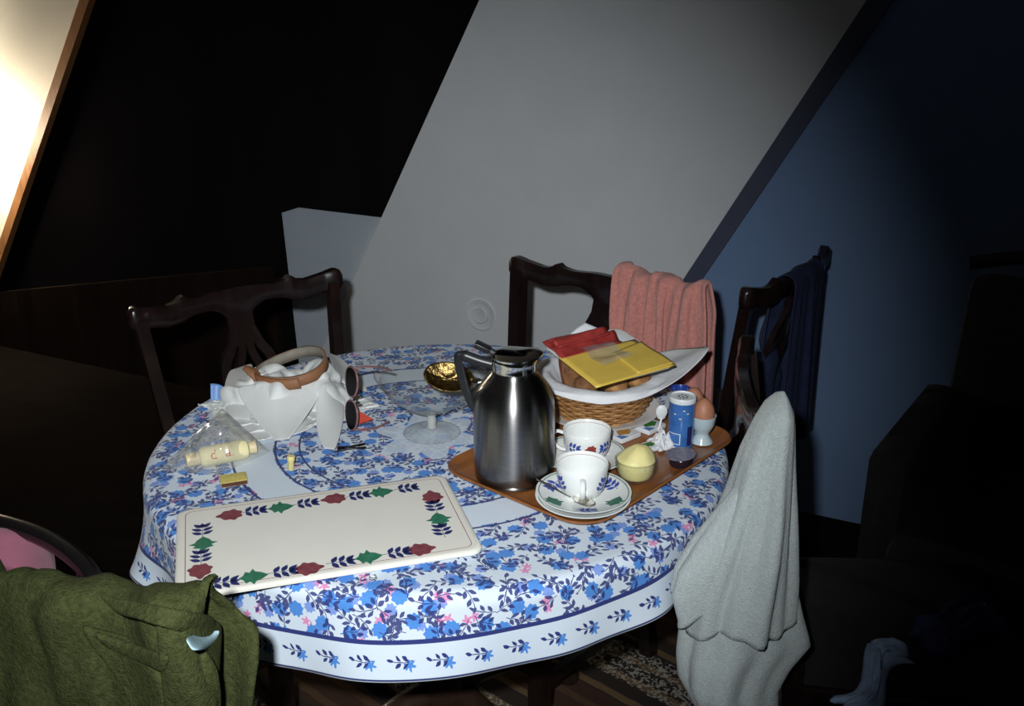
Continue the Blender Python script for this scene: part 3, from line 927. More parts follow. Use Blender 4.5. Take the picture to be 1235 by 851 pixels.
# black hoop-backed chair with pink cushion at far left
t = empty('hoop_chair', (-0.90, 1.32, 0))
hp = [pz(-60, 622, .68), pz(0, 631, .68), pz(58, 650, .675), pz(100, 680, .665), pz(118, 710, .64), pz(126, 745, .58), pz(128, 790, .50)]
hp = [p - Vector((-0.90, 1.32, 0)) for p in hp]
b = MB(); b.tube(spline(hp, 8), .016, 12); b.build('hoop', M['black_lacquer'], t)
b = MB(); b.lathe([(0, .42), (.20, .42), (.21, .43), (.21, .455), (.20, .462), (0, .462)], 32); b.build('seat', M['black_lacquer'], t)
for a in (45, 135, 225, 315):
    d = Vector((math.cos(R(a)), math.sin(R(a)), 0))
    b = MB(); b.tube([d * .16 + Vector((0, 0, .43)), d * .205 + Vector((0, 0, .0))], [.018, .013], 10); b.build('leg', M['black_lacquer'], t)
for p in (hp[1], hp[3]):
    b = MB(); b.tube([p, Vector((p.x * .8, p.y * .8, .45))], .009, 8); b.build('spindle', M['black_lacquer'], t)
tag(t, 'black lacquered hoop-backed chair left of the round table', 'chair')
cp = pz(22, 700, .62)
b = MB()
def pil(sgn):
    def fn(u, v):
        x = (u - .5) * 2; y = (v - .5) * 2
        e = max(0, (1 - x ** 4) * (1 - y ** 4)) ** .55
        return Vector((x * .17 * (1 - .08 * y * y), y * .17 * (1 - .08 * x * x), sgn * .095 * e + .006 * noise.noise(Vector((x * 3, y * 3, sgn)))))
    return fn
b.grid(pil(1), 25, 25); b.grid(pil(-1), 25, 25)
o = b.build('pink_cushion', M['pink_fabric'], angle=None, loc=(-0.93, 1.38, .60)); o.rotation_euler = (R(3), R(4), R(20))
tag(o, 'plump pink cushion on the black hoop-backed chair', 'cushion')

# dark armchair in the gloom on the right
ac = empty('armchair', (1.26, 2.02, 0), R(-35))
b = MB(); b.box((0, -.05, .30), (.30, .30, .12), bev=.04); b.build('seat', M['dark_fabric'], ac)
b = MB(); b.box((0, .27, .58), (.32, .06, .30), Matrix.Rotation(R(-10), 3, 'X'), bev=.045); b.build('backrest', M['dark_fabric'], ac)
b = MB(); b.tube(spline([(-.33, .30, .90), (-.2, .335, .925), (0, .345, .935), (.2, .335, .925), (.33, .30, .90)]), .018, 10); b.build('crest_rail', M['chair_wood'], ac)
for s in (-1, 1):
    b = MB(); b.box((s * .33, -.02, .42), (.045, .27, .17), bev=.03); b.build('armrest', M['dark_fabric'], ac)
    for yy in (-.27, .24):
        b = MB(); b.tube([(s * .28, yy, .19), (s * .29, yy, 0)], [.025, .018], 8); b.build('leg', M['chair_wood'], ac)
tag(ac, 'dark upholstered armchair with wooden crest rail in the gloom', 'armchair')

# cloths on the seat of the right-hand chair
def seat_cloth(name, x, y, w, d, rz, mt, lab, cat, seed, h):
    b = MB(); sd = seed * 7.3
    def fn(u, v):
        a = (u - .5) * 2; c = (v - .5) * 2
        e = max(0, (1 - a * a) * (1 - c * c))
        nz = noise.noise(Vector((a * 2.2 + sd, c * 7, sd))) + .5 * noise.noise(Vector((a * 5, c * 14 + sd, 3)))
        return Vector((a * w + .03 * noise.noise(Vector((c * 3, sd, 0))), c * d + .05 * math.sin(a * 2.2) , .012 + e ** .5 * (h + h * .55 * nz)))
    b.grid(fn, 40, 24)
    o = b.build(name, mt, angle=None, loc=(x, y, .488), fix=False); o.rotation_euler.z = rz
    solid(o, .006, 0); return tag(o, lab, cat)
p = pz(1062, 808, .52)
seat_cloth('blue_cloth', p.x - .01, p.y, .095, .030, R(20), M['dull_blue_cloth'], 'pale blue cloth lying crumpled on the chair seat beside the pale towel', 'cloth', 1, .022)
p = pz(1158, 738, .53)
seat_cloth('blue_bundle', p.x, p.y, .07, .05, R(-15), M['dusk_cloth'], 'dark blue bundle of cloth on the chair seat, behind the pale blue cloth', 'cloth', 2, .04)

# ------------------------------------------------------------------ printed shapes
def leaf2(cx, cy, ang, la, lb, n=7):
    """pointed leaf outline starting at (cx,cy)"""
    P = []
    for i in range(n): t = i / n; P.append((t * la, lb * math.sin(math.pi * t ** .8)))
    for i in range(n): t = 1 - i / n; P.append((t * la, -lb * math.sin(math.pi * t ** .8)))
    c, s = math.cos(ang), math.sin(ang)
    return [(cx + x * c - y * s, cy + x * s + y * c) for x, y in P]
def dedup(P):
    out = []
    for p in P:
        if not out or math.hypot(p[0] - out[-1][0], p[1] - out[-1][1]) > 1e-5: out.append(p)
    if math.hypot(out[0][0] - out[-1][0], out[0][1] - out[-1][1]) < 1e-5: out.pop()
    return out
def sprig(L):     # along +x, length L
    S = [[(-L / 2, -.0004), (L * .3, -.0004), (L * .3, .0004), (-L / 2, .0004)]]
    for x in (-.28, .0, .24):
        for s in (-1, 1): S.append(leaf2(L * x, s * L * .02, s * 1.05 if x < .2 else s * .75, L * .44, L * .105))
    S.append(leaf2(L * .26, 0, 0, L * .32, L * .10))
    return S
def star_leaf(L):
    P = []
    key = [(-.5, .0), (-.34, .13), (-.26, .36), (-.12, .27), (.0, .50), (.08, .30), (.26, .22), (.5, .0)]
    up = [(x * L, y * L) for x, y in key]
    return [up + [(x, -y) for x, y in up[-2:0:-1]]]
def lobed(L):      # flower head, lobes to +x tip
    P = []
    for i in range(40):
        a = 2 * math.pi * i / 40
        r = L * .36 * (1 + .11 * math.cos(7 * a))
        x = math.cos(a) * r; y = math.sin(a) * r * 1.05
        if math.cos(a) > .6: x *= 1 + 1.1 * (math.cos(a) - .6)
        P.append((x - L * .1, y))
    return [P]
def motif(name, shapes, m, parent, fn, h=.0004):
    b = MB()
    for S in shapes:
        S = dedup(S); n = len(S)
        if n < 18: b.prism(S, 0, h, fn); continue
        cx = sum(p[0] for p in S) / n; cy = sum(p[1] for p in S) / n if n != 40 else 0.0
        V = [fn(Vector((cx + (x - cx) * k, cy + (y - cy) * k, z))) for k, z in ((1, 0), (1, h), (.66, h), (.33, h)) for x, y in S] + [fn(Vector((cx, cy, h)))]
        b.add(V, [(l * n + i, l * n + (i + 1) % n, (l + 1) * n + (i + 1) % n, (l + 1) * n + i) for l in range(3) for i in range(n)] + [(3 * n + i, 3 * n + (i + 1) % n, 4 * n) for i in range(n)])
    return b.build(name, m, parent, smooth=False)

# ------------------------------------------------------------------ long serving board
BZ = TOP + 0.0005
bl, tl, tr, br = pz(200, 722, BZ + .011), pz(222, 614, BZ + .011), pz(544, 569, BZ + .011), pz(575, 664, BZ + .011)
bc = (bl + tl + tr + br) / 4
ex = ((tr - tl) + (br - bl)).normalized(); brz = math.atan2(ex.y, ex.x)
bw = ((tr - tl).length + (br - bl).length) / 4; bh = ((tl - bl).length + (tr - br).length) / 4
board = empty('serving_board', (bc.x, bc.y, BZ), brz)
def rrect(w, h, r, n=6):
    P = []
    for cx, cy, a0 in ((w - r, h - r, 0), (-w + r, h - r, 90), (-w + r, -h + r, 180), (w - r, -h + r, 270)):
        for k in range(n + 1):
            a = R(a0 + 90 * k / n); P.append((cx + r * math.cos(a), cy + r * math.sin(a)))
    return P
def rings(b, levels):
    """stack of rounded-rect rings (w,h,r,z) bridged and capped"""
    V = []; n = None
    for (w, h, r, z) in levels:
        P = rrect(w, h, r); n = len(P); V += [Vector((x, y, z)) for x, y in P]
    F = [(l * n + k, l * n + (k + 1) % n, (l + 1) * n + (k + 1) % n, (l + 1) * n + k) for l in range(len(levels) - 1) for k in range(n)]
    F += [tuple(range(n))[::-1], tuple((len(levels) - 1) * n + k for k in range(n))]
    b.add(V, F)
b = MB(); rings(b, [(bw - .006, bh - .006, .014, .001), (bw, bh, .018, .004), (bw, bh, .018, .008), (bw - .003, bh - .003, .016, .0105), (bw - .008, bh - .008, .014, .0105)])
b.build('slab', M['glaze_cream'], board)
b = MB()
P = rrect(bw - .013, bh - .013, .012); Q = rrect(bw - .0142, bh - .0142, .0112); n = len(P)
b.add([(x, y, .0108) for x, y in P] + [(x, y, .0108) for x, y in Q], [(k, (k + 1) % n, n + (k + 1) % n, n + k) for k in range(n)])
b.build('border_line', M['glaze_rim'], board, smooth=False)
IM = Matrix.Rotation(-brz, 3, 'Z')
def bpos(cx, cy):
    p = pz(180 + cx / 2.807, 540 + cy / 2.807, BZ + .0108); q = IM @ (p - Vector((bc.x, bc.y, BZ))); return q.x, q.y
def bmot(kind, cx, cy, ang):
    x, y = bpos(cx, cy); a = R(ang); c, s = math.cos(a), math.sin(a)
    f = lambda v: Vector((x + v.x * c - v.y * s, y + v.x * s + v.y * c, .0106 + v.z))
    if kind == 's': motif('leaf_sprig', sprig(.040), M['print_navy'], board, f)
    elif kind == 'g': motif('green_leaf', star_leaf(.042), M['print_green'], board, f)
    else:
        o = motif('flower', lobed(.044), M['print_plum'], board, f)
for kd, x, y in (('f', 270, 227), ('s', 352, 213), ('g', 445, 201), ('s', 528, 187), ('f', 622, 172), ('s', 703, 161), ('g', 785, 149), ('s', 868, 136)):
    bmot(kd, x, y, 180 if kd == 'f' else 0)
for kd, x, y in (('f', 925, 342), ('s', 836, 354), ('g', 743, 369), ('s', 645, 385), ('f', 545, 407), ('s', 450, 418), ('g', 353, 435), ('s', 250, 455)):
    bmot(kd, x, y, 0)
for kd, x, y, a in (('f', 957, 163, 90), ('s', 967, 199, 90), ('g', 981, 240, 90), ('s', 992, 280, 90), ('s', 180, 280, 90), ('g', 183, 323, 90), ('s', 175, 370, 90), ('f', 172, 418, -90)):
    bmot(kd, x, y, a)
tag(board, 'long cream ceramic board bordered with plum flowers and green leaves', 'serving board')

# ------------------------------------------------------------------ tray
trz = math.atan2(.75, .66)
tray = empty('serving_tray', (0.148, 1.628, TOP), trz)
b = MB()
w, h = .238, .170
rings(b, [(w - .020, h - .020, .045, .0006), (w - .004, h - .004, .058, .010), (w, h, .060, .014), (w - .003, h - .003, .058, .016), (w - .012, h - .012, .05, .0105), (w - .022, h - .022, .042, .0075)])
b.build('tray_body', M['tray_wood'], tray)
tag(tray, 'warm brown wooden tray with raised rounded rim carrying the breakfast things', 'tray')
TT = TOP + 0.0080      # tray surface

# ------------------------------------------------------------------ vacuum jug
p = pz(620, 573, TT); jug = empty('vacuum_jug', (p.x, p.y, TT), R(-5))
JS = .86
prof = [(0, .0), (.060, .0), (.066, .003), (.067, .007), (.0655, .010), (.067, .012), (.0690, .03), (.0690, .120), (.0690, .137), (.0675, .160), (.0650, .174), (.0605, .187), (.0545, .199), (.0475, .210), (.0415, .2185), (.0385, .224), (.038, .228), (.0, .228)]
b = MB(); b.lathe(prof, 64); b.build('body', M['steel'], jug, angle=60)
b = MB(); b.lathe([(0.0, .2285), (.0372, .2285), (.0376, .232), (.0376, .243), (.0385, .2455), (.0385, .250), (.0, .250)], 48); b.build('collar', M['steel_bright'], jug)
def lidw(p, q):
    s = max(0, math.cos(q - R(12))) ** 6
    return Vector((p.x * (1 + .28 * s), p.y * (1 + .28 * s), p.z + .004 * s))
b = MB(); b.lathe([(0, .2502), (.033, .2502), (.0375, .253), (.038, .257), (.034, .2615), (.022, .265), (.0, .266)], 48, warp=lidw); b.build('lid', M['steel_bright'], jug)
b = MB(); b.box((-.052, -.002, .272), (.014, .011, .005), Matrix.Rotation(R(28), 3, 'Y'), bev=.002); b.tube([(-.045, 0, .268), (-.028, 0, .255)], .006, 8); b.build('thumb_lever', M['black_plastic'], jug)
b = MB()
H = spline([(-.037, 0, .236), (-.060, 0, .243), (-.088, 0, .254), (-.093, 0, .248), (-.091, 0, .225), (-.082, 0, .185), (-.071, 0, .150), (-.066, 0, .136)], 6)
b.tube(H, [.0105] * 12 + [.0075] * 26 + [.0055] * (len(H) - 38), 10, flat=.75, up=Vector((0, 1, 0))); b.build('handle', M['grey_plastic'], jug)
jug.scale = (1, 1, JS)
tag(jug, 'brushed steel vacuum jug with dark handle standing on the tray', 'jug')

# ------------------------------------------------------------------ cups and saucers
cup_prof = [(.026, .003), (.031, .008), (.037, .018), (.0405, .032), (.0415, .046), (.0425, .058)]
def cup_r(z): return float(np.interp(z, [p[1] for p in cup_prof], [p[0] for p in cup_prof]))
def on_cup(a0, z0):
    def f(v):
        z = z0 + v.y; r = cup_r(z) + .0003 + v.z; a = a0 + v.x / r
        return Vector((r * math.cos(a), r * math.sin(a), z))
    return f
def make_cup(name, p, z, handle, label, motifs):
    c = empty(name, (p.x, p.y, z))
    b = MB(); b.lathe([(0, .0012), (.022, .0012), (.023, 0), (.0255, 0)] + cup_prof + [(.0418, .0592), (.0405, .058), (.0395, .046), (.0383, .032), (.035, .019), (.029, .010), (.02, .006), (0, .005)], 48)
    b.build('bowl', M['glaze_white'], c, angle=60)
    b = MB(); b.lathe([(.04075, .0545), (.0403, .0545), (.0400, .053), (.04035, .053)], 48); b.build('rim_line', M['glaze_rim'], c)
    d = Vector((math.cos(handle), math.sin(handle), 0))
    b = MB(); b.tube(spline([d * .038 + Vector((0, 0, .047)), d * .053 + Vector((0, 0, .050)), d * .062 + Vector((0, 0, .040)), d * .057 + Vector((0, 0, .026)), d * .045 + Vector((0, 0, .017)), d * .034 + Vector((0, 0, .0155))], 6), .0045, 10, flat=.7)
    b.build('handle', M['glaze_white'], c)
    for kd, a, zz, rot in motifs:
        ca, sa = math.cos(R(rot)), math.sin(R(rot)); g = on_cup(a, zz)
        f = lambda v, g=g, ca=ca, sa=sa: g(Vector((v.x * ca - v.y * sa, v.x * sa + v.y * ca, v.z)))
        if kd == 's': motif('leaf_sprig', sprig(.027), M['print_blue'], c, f)
        else: motif('red_heart', lobed(.022), M['print_red'], c, f)
    return tag(c, label, 'cup', 'breakfast cups')
def saucer(name, p, z, label, prints=True, n=0):
    s = empty(name, (p.x, p.y, z))
    b = MB(); b.lathe([(0, .002), (.030, .002), (.032, 0), (.035, 0), (.045, .004), (.066, .0105), (.0765, .0155), (.0775, .017), (.076, .0175), (.064, .0130), (.044, .007), (.032, .0045), (0, .0045)], 56); b.build('dish', M['glaze_white'], s, angle=60)
    b = MB(); b.lathe([(.0735, .0170), (.0722, .01645), (.0720, .01665), (.0733, .0172)], 56); b.build('rim_line', M['print_green'], s)
    if prints:
        for k_ in range(6):
            a = R(30 + 60 * k_)
            def f(v, a=a):
                x, y = .056 + v.y, v.x; r = math.hypot(x, y)
                zz = float(np.interp(r, [.032, .044, .064, .076], [.0045, .007, .0130, .0175])) + .0003 + v.z
                return Vector((x * math.cos(a) - y * math.sin(a), x * math.sin(a) + y * math.cos(a), zz))
            if k_ % 2: motif('green_leaf', star_leaf(.036), M['print_green'], s, f)
            else: motif('leaf_sprig', sprig(.032), M['print_blue'], s, f)
    return tag(s, label, 'saucer', 'breakfast saucers')
ps = pz(703, 601, TT + .01)
saucer('saucer', ps, TT, 'lower of two stacked saucers at the corner of the tray', False)
saucer('saucer', ps + Vector((0.001, .003, 0)), TT + .0072, 'upper of two stacked saucers, painted with blue sprigs, at tray corner')
zc = TT + .0072 + .0047
toc = lambda p: math.atan2(-p.y, -p.x)
a0 = toc(ps)
make_cup('cup', ps + Vector((-.002, .010, 0)), zc, a0 + R(2), 'white cup on two stacked saucers with its handle turned out', [('s', a0 + R(52), .030, 70), ('s', a0 - R(52), .030, 110)])
pb = pz(707, 550, TT + .01)
saucer('saucer', pb + Vector((-.006, .0, 0)), TT, 'single saucer under the cup beside the steel jug', False)
a1 = toc(pb)
make_cup('cup', pb, TT + .0048, a1 - R(96), 'white cup with a red heart between blue sprigs, beside the jug', [('h', a1 + R(10), .036, 180), ('s', a1 - R(34), .036, 0), ('s', a1 + R(54), .036, 180)])
# teaspoon on the saucer
sp0 = pz(648, 578, zc + .018); sp1 = pz(704, 607, zc + .010); 
t = empty('teaspoon', (ps.x, ps.y, zc - .004))
def L(p): return p - t.location
b = MB(); dr = (sp1 - sp0); hd = L(sp0 + dr * .72)
b.tube([L(sp0), L(sp0 + dr * .35), hd], [.0032, .0022, .0020], 8, flat=.5); b.build('handle', M['steel_bright'], t)
b = MB(); ang = math.atan2(dr.y, dr.x)
bc_ = L(sp1) + Vector((0, 0, .0015))
def bowl(u, v):
    a = u * 2 * math.pi; r = v
    x = .021 * r * math.cos(a); y = .0125 * r * math.sin(a)
    return bc_ + Vector((x * math.cos(ang) - y * math.sin(ang), x * math.sin(ang) + y * math.cos(ang), .004 * r * r))
b.grid(bowl, 25, 7); o = b.build('spoon_bowl', M['steel_bright'], t, angle=None); solid(o, .001)
tag(t, 'steel teaspoon lying on the upper saucer beside the cup', 'spoon')

# ------------------------------------------------------------------ butter dish
p = pz(766, 577, TT); t = empty('butter_pot', (p.x, p.y, TT))
b = MB(); b.lathe([(0, 0), (.022, 0), (.030, .006), (.0345, .018), (.0350, .034), (.0355, .038), (.0335, .038), (.0325, .018), (.028, .008), (.018, .005), (0, .005)], 40); b.loop([(.0352 * math.cos(2 * math.pi * i / 40), .0352 * math.sin(2 * math.pi * i / 40), .0385) for i in range(40)], .0012, 6); b.build('glass', M['thin_glass'], t)
b = MB()
def bump(p_, q): 
    k_ = 1 + .06 * math.sin(3 * q + 1) + .05 * math.sin(5 * q); return Vector((p_.x * k_ + .22 * max(0, p_.z - .036), p_.y * k_, p_.z))
b.lathe([(0, .0055), (.018, .0055), (.0275, .0085), (.0320, .0185), (.0325, .034), (.0325, .0385), (.028, .044), (.020, .054), (.010, .062), (0, .064)], 32, warp=lambda p_, q: bump(p_, q) if p_.z > .039 else p_)
b.build('butter', M['butter'], t, angle=35)
tag(t, 'small round glass pot heaped with yellow butter', 'butter pot')

# ------------------------------------------------------------------ bread basket
p = pz(722, 497, TT); BX, BY = p.x, p.y
pl = MB(); pl.lathe([(0, .002), (.06, .002), (.062, 0), (.075, 0), (.10, .008), (.120, .014), (.121, .0155), (.119, .0158), (.098, .010), (.072, .0045), (0, .0045)], 56)
o = pl.build('plate', M['glaze_white'], angle=60, loc=(BX, BY, TT)); tag(o, 'white plate under the wicker basket', 'plate')
bk = empty('bread_basket', (BX, BY, TT + .005))
def br_(z): return .080 + .028 * (z / .062) ** .8
b = MB(); b.lathe([(0, .0005), (.077, .0005), (.078, .004), (0, .004)], 40); b.build('base', M['wicker'], bk)
b = MB(); ns = 30
for row in range(10):
    z = .004 + row * .0062
    pts = []
    for i in range(120):
        a = 2 * math.pi * i / 120
        r = br_(z) + .0028 * math.cos(ns * a / 2 + row * math.pi)
        pts.append((r * math.cos(a), r * math.sin(a), z))
    b.loop(pts, .0031, 6)
b.build('weave', M['wicker'], bk, angle=None, fix=False)
b = MB()
for i in range(ns):
    a = 2 * math.pi * (i + .5) / ns
    b.tube([(br_(z) * math.cos(a), br_(z) * math.sin(a), z) for z in (.003, .018, .034, .05, .062)], .0028, 6)
b.build('stakes', M['wicker'], bk, angle=None, fix=False)
for ph in (0, 2.1, 4.2):
    b = MB(); pts = []
    for i in range(160):
        a = 2 * math.pi * i / 160
        r = br_(.062) + .002 + .006 * math.cos(13 * a + ph); pts.append((r * math.cos(a), r * math.sin(a), .066 + .006 * math.sin(13 * a + ph)))
    b.loop(pts, .0042, 6); b.build('rim_strand', M['wicker'], bk, angle=None, fix=False)
tag(bk, 'oval wicker bread basket with braided rim lined with white paper', 'basket')

# paper liner: a sheet pressed into the basket with its corners standing out
BB = Vector((BX, BY, TT + .005))
def ang_to(px, py, y):
    q_ = pyd(px, py, y); return math.atan2(q_.y - BY, q_.x - BX), math.hypot(q_.x - BX, q_.y - BY), q_.z - BB.z
pk = [ang_to(857, 418, BY - .02), ang_to(706, 389, BY + .15), ang_to(641, 447, BY + .02), ang_to(728, 487, BY - .128)]
def ldist(a, c): return abs((a - c + math.pi) % (2 * math.pi) - math.pi)
def liner():
    nr, na = 22, 96; V = []
    keys = sorted([(a, r, z) for a, r, z in pk])
    mids = []
    # between corners the edge is a chord: lower and closer in
    ks = []
    for i in range(len(keys)):
        a, r, z = keys[i]; a2, r2, z2 = keys[(i + 1) % len(keys)]
        if a2 < a: a2 += 2 * math.pi
        ks.append((a, r, z)); ks.append(((a + a2) / 2, .134, .074))
    A = [k_[0] for k_ in ks]; 
    A3 = [a - 2 * math.pi for a in A] + A + [a + 2 * math.pi for a in A]
    R3 = [k_[1] for k_ in ks] * 3; Z3 = [k_[2] for k_ in ks] * 3
    for i in range(nr):
        s = i / (nr - 1)
        for k_ in range(na):
            a = -math.pi + 2 * math.pi * k_ / na
            re = float(np.interp(a, A3, R3)); ze = float(np.interp(a, A3, Z3))
            re = max(re, .131)
            if s < .42:
                q_ = s / .42; r = .096 * q_; z = .008 + .072 * q_ ** 3
            elif s < .58:
                q_ = (s - .42) / .16; r = .096 + .028 * q_; z = .080 + .003 * math.sin(q_ * math.pi) + max(0, ze - .09) * .25 * q_
            else:
                q_ = (s - .58) / .42; z1 = .080 + max(0, ze - .09) * .25; r = .124 + (re - .124) * q_; z = z1 + (ze - z1) * q_
            z += .0025 * noise.noise(Vector((a * 3, s * 6, 1))) * (s > .3)
            r *= 1 + .012 * noise.noise(Vector((a * 4, s * 3, 5)))
            V.append(Vector((r * math.cos(a), r * math.sin(a), z)))
    F = [(i * na + k_, i * na + (k_ + 1) % na, (i + 1) * na + (k_ + 1) % na, (i + 1) * na + k_) for i in range(1, nr - 1) for k_ in range(na)] + [tuple(range(na, 2 * na))]
    b = MB(); b.v = V; b.f = F
    o = b.build('paper_liner', M['paper_white'], angle=None, loc=BB, fix=False); solid(o, .0008)
    tag(o, 'white paper napkin lining the bread basket, its corners standing out', 'napkin')
liner()
# bread
def slice_(x, y, z, rx, ry, rz, w, h, th, lab, crumb='bread_crumb'):
    t = empty('bread_slice', (x, y, z)); t.rotation_euler = (rx, ry, rz)
    P = []
    for i in range(28):
        a = 2 * math.pi * i / 28; cx, sy = math.cos(a), math.sin(a)
        xx = w * math.copysign(abs(cx) ** .75, cx); yy = h * (math.copysign(abs(sy) ** .6, sy) if sy > 0 else math.copysign(abs(sy) ** .35, sy))
        P.append((xx * (1 + .03 * math.sin(3 * a)), yy))
    b = MB(); b.prism([(x_ * .95, y_ * .95) for x_, y_ in P], -th, th); b.build('crumb', M[crumb], t, smooth=False)
    b = MB(); n = len(P)
    b.add([(x_ * .95, y_ * .95, -th * .9) for x_, y_ in P] + [(x_, y_, -th * .8) for x_, y_ in P] + [(x_, y_, th * .8) for x_, y_ in P] + [(x_ * .95, y_ * .95, th * .9) for x_, y_ in P],
          [(l * n + k_, l * n + (k_ + 1) % n, (l + 1) * n + (k_ + 1) % n, (l + 1) * n + k_) for l in range(3) for k_ in range(n)])
    b.build('crust', M['bread_crust'], t)
    tag(t, lab, 'bread', 'bread in the basket'); return t
z0 = BB.z
slice_(BX - .040, BY - .030, z0 + .094, R(58), R(6), R(24), .042, .036, .007, 'dark brown bread slice leaning in basket nearest the jug')
slice_(BX - .036, BY + .005, z0 + .090, R(60), R(4), R(20), .045, .038, .007, 'second brown bread slice, behind the one nearest the jug')
slice_(BX - .02, BY + .036, z0 + .080, R(62), R(0), R(10), .046, .038, .007, 'brown bread slice at the back under the red sausage')
def bun(x, y, z, r, seed, lab, mt='bun_gold'):
    b = MB(); b.lathe([(0, -.55 * r), (.6 * r, -.5 * r), (.93 * r, -.2 * r), (r, .05 * r), (.9 * r, .38 * r), (.6 * r, .62 * r), (.25 * r, .72 * r), (0, .74 * r)], 20,
                      warp=lambda p_, q: p_ * (1 + .10 * noise.noise(p_ * 60 + Vector((seed, 0, 0)))))
    o = b.build('bread_roll', M[mt], angle=None, loc=(x, y, z)); tag(o, lab, 'bread', 'bread in the basket')
bun(BX - .030, BY - .066, z0 + .079, .026, 1, 'small brown bread roll at the front of the basket', 'bread_crumb')
bun(BX + .024, BY - .070, z0 + .080, .025, 5, 'golden raisin roll under the cheese slices')
bun(BX + .068, BY - .040, z0 + .082, .027, 9, 'golden raisin roll by the standing napkin corner')
bun(BX + .020, BY - .010, z0 + .086, .034, 13, 'brown bread roll in the middle of the basket, under the dish', 'bread_crumb')
# cold-cut plate lying tilted on the bread
DZ = .018
cl, cf, cr, cbk = pz(655, 414, .905 + DZ), pz(722, 472, .882 + DZ), pz(812, 438, .888 + DZ), pz(747, 398, .912 + DZ)
cc = (cl + cf + cr + cbk) / 4
xa = ((cf - cl) + (cr - cbk)).normalized(); ya = ((cbk - cf) + (cl - cf) * 0).normalized()
ya = ((cbk - cl) + (cr - cf)).normalized(); za = xa.cross(ya).normalized(); ya = za.cross(xa)
hx = ((cf - cl).length + (cr - cbk).length) / 4; hy = ((cbk - cl).length + (cr - cf).length) / 4
PM = Matrix((xa, ya, za)).transposed().to_4x4(); PM.translation = cc
b = MB(); rings(b, [(hx * .78, hy * .78, .02, -.008), (hx * .97, hy * .97, .02, -.001), (hx, hy, .02, .0005), (hx * .98, hy * .98, .02, .001), (hx * .78, hy * .78, .02, -.0055)])
o = b.build('cold_cut_dish', M['glaze_white']); o.matrix_world = PM
tag(o, 'small square white dish tilted on top of the bread', 'dish')
def slab_on(name, m, quad, z, th, wav, lab, cat, grp, seed=0):
    b = MB(); q0, q1, q2, q3 = [Vector((*c_, 0)) for c_ in quad]
    def fn(u, v):
        p_ = q0.lerp(q1, u).lerp(q3.lerp(q2, u), v)
        return Vector((p_.x, p_.y, z + wav * (.5 + .5 * math.sin(u * 9 + seed)) * (.4 + .6 * v) + wav * .4 * noise.noise(Vector((u * 3, v * 3, seed)))))
    b.grid(fn, 20, 14); o = b.build(name, m, angle=None, fix=False); o.matrix_world = PM
    if m is not M['clear_film']: solid(o, th)
    return tag(o, lab, cat, grp)
X, Y = hx, hy   # x: from left/back towards the front corner; y: towards the right/back
slab_on('cheese_slice', M['cheese'], [(-X * .35, -Y * 1.02), (X * 1.04, -Y * 1.04), (X * 1.0, Y * .98), (-X * .30, Y * .90)], .0032, .0022, .0012, 'large yellow cheese slice on the tilted dish, lower one', 'cheese', 'cheese slices', 1)
slab_on('cheese_slice', M['cheese'], [(X * .05, Y * .05), (X * .98, Y * .02), (X * .96, Y * .97), (-X * .10, Y * .92)], .0066, .0022, .0012, 'folded yellow cheese slice lying on the larger one', 'cheese', 'cheese slices', 2)
slab_on('sausage_slice', M['ham_red'], [(-X * 1.02, -Y * 1.0), (-X * .25, -Y * 1.0), (-X * .30, Y * .55), (-X * .98, Y * .62)], .0050, .0025, .009, 'dark red sausage slice on the tilted dish, lower one', 'sausage', 'sausage slices', 3)
slab_on('sausage_slice', M['ham_red'], [(-X * .98, -Y * .9), (-X * .55, -Y * .9), (-X * .52, Y * .40), (-X * .96, Y * .45)], .0105, .0025, .011, 'dark red sausage slice crumpled on top of another', 'sausage', 'sausage slices', 4)
slab_on('cling_film', M['clear_film'], [(-X * .35, -Y * .5), (X * .55, -Y * .55), (X * .45, Y * .25), (-X * .25, Y * .2)], .0125, .0006, .007, 'crumpled clear film over the cheese slices', 'film', None, 6)

# ------------------------------------------------------------------ shaker, egg cups and small things on the tray
p = pz(820, 536, TT); t = empty('salt_shaker', (p.x, p.y, TT)); ash = toc(p)
b = MB(); b.lathe([(0, 0), (.0225, 0), (.0235, .001), (.0235, .088), (0, .088)], 40); b.build('drum', M['shaker_blue'], t)
b = MB(); b.lathe([(0, .0882), (.0242, .0882), (.0245, .090), (.0245, .096), (.0235, .098), (.0215, .098), (.0208, .0955), (0, .0955)], 40); b.build('lid', M['lid_white'], t)
b = MB()
for k_ in range(8):
    a = 2 * math.pi * k_ / 8; b.lathe([(0, .0956), (.0018, .0956), (.0018, .0960), (0, .0960)], 8, (.008 * math.cos(a), .008 * math.sin(a), 0))
b.lathe([(0, .0956), (.0020, .0956), (.0020, .0960), (0, .0960)], 8); b.build('pour_holes', M['grey_plastic'], t)
def shell(a0, a1, z0_, z1_):
    def fn(u, v):
        a = ash + a0 + (a1 - a0) * u; r = .0238; return Vector((r * math.cos(a), r * math.sin(a), z0_ + (z1_ - z0_) * v))
    return fn
b = MB()
for q_ in ((R(-60), R(0), .010, .0115), (R(-60), R(0), .030, .0315), (R(-4), R(0), .0115, .030)): b.grid(shell(*q_), 10, 2)
b.build('label_frame', M['lid_white'], t, fix=False)
b = MB(); b.grid(shell(R(30), R(56), .008, .045), 8, 2); b.build('label_figure', M['shaker_dark'], t, fix=False)
b = MB()
for a_, z_ in ((-35, .068), (22, .070), (-10, .060), (5, .076)): b.grid(shell(R(a_), R(a_ + 9), z_, z_ + .002), 3, 2)
b.build('label_marks', M['bottle_cream'], t, fix=False)
tag(t, 'blue cardboard salt shaker with white lid on the tray', 'shaker')

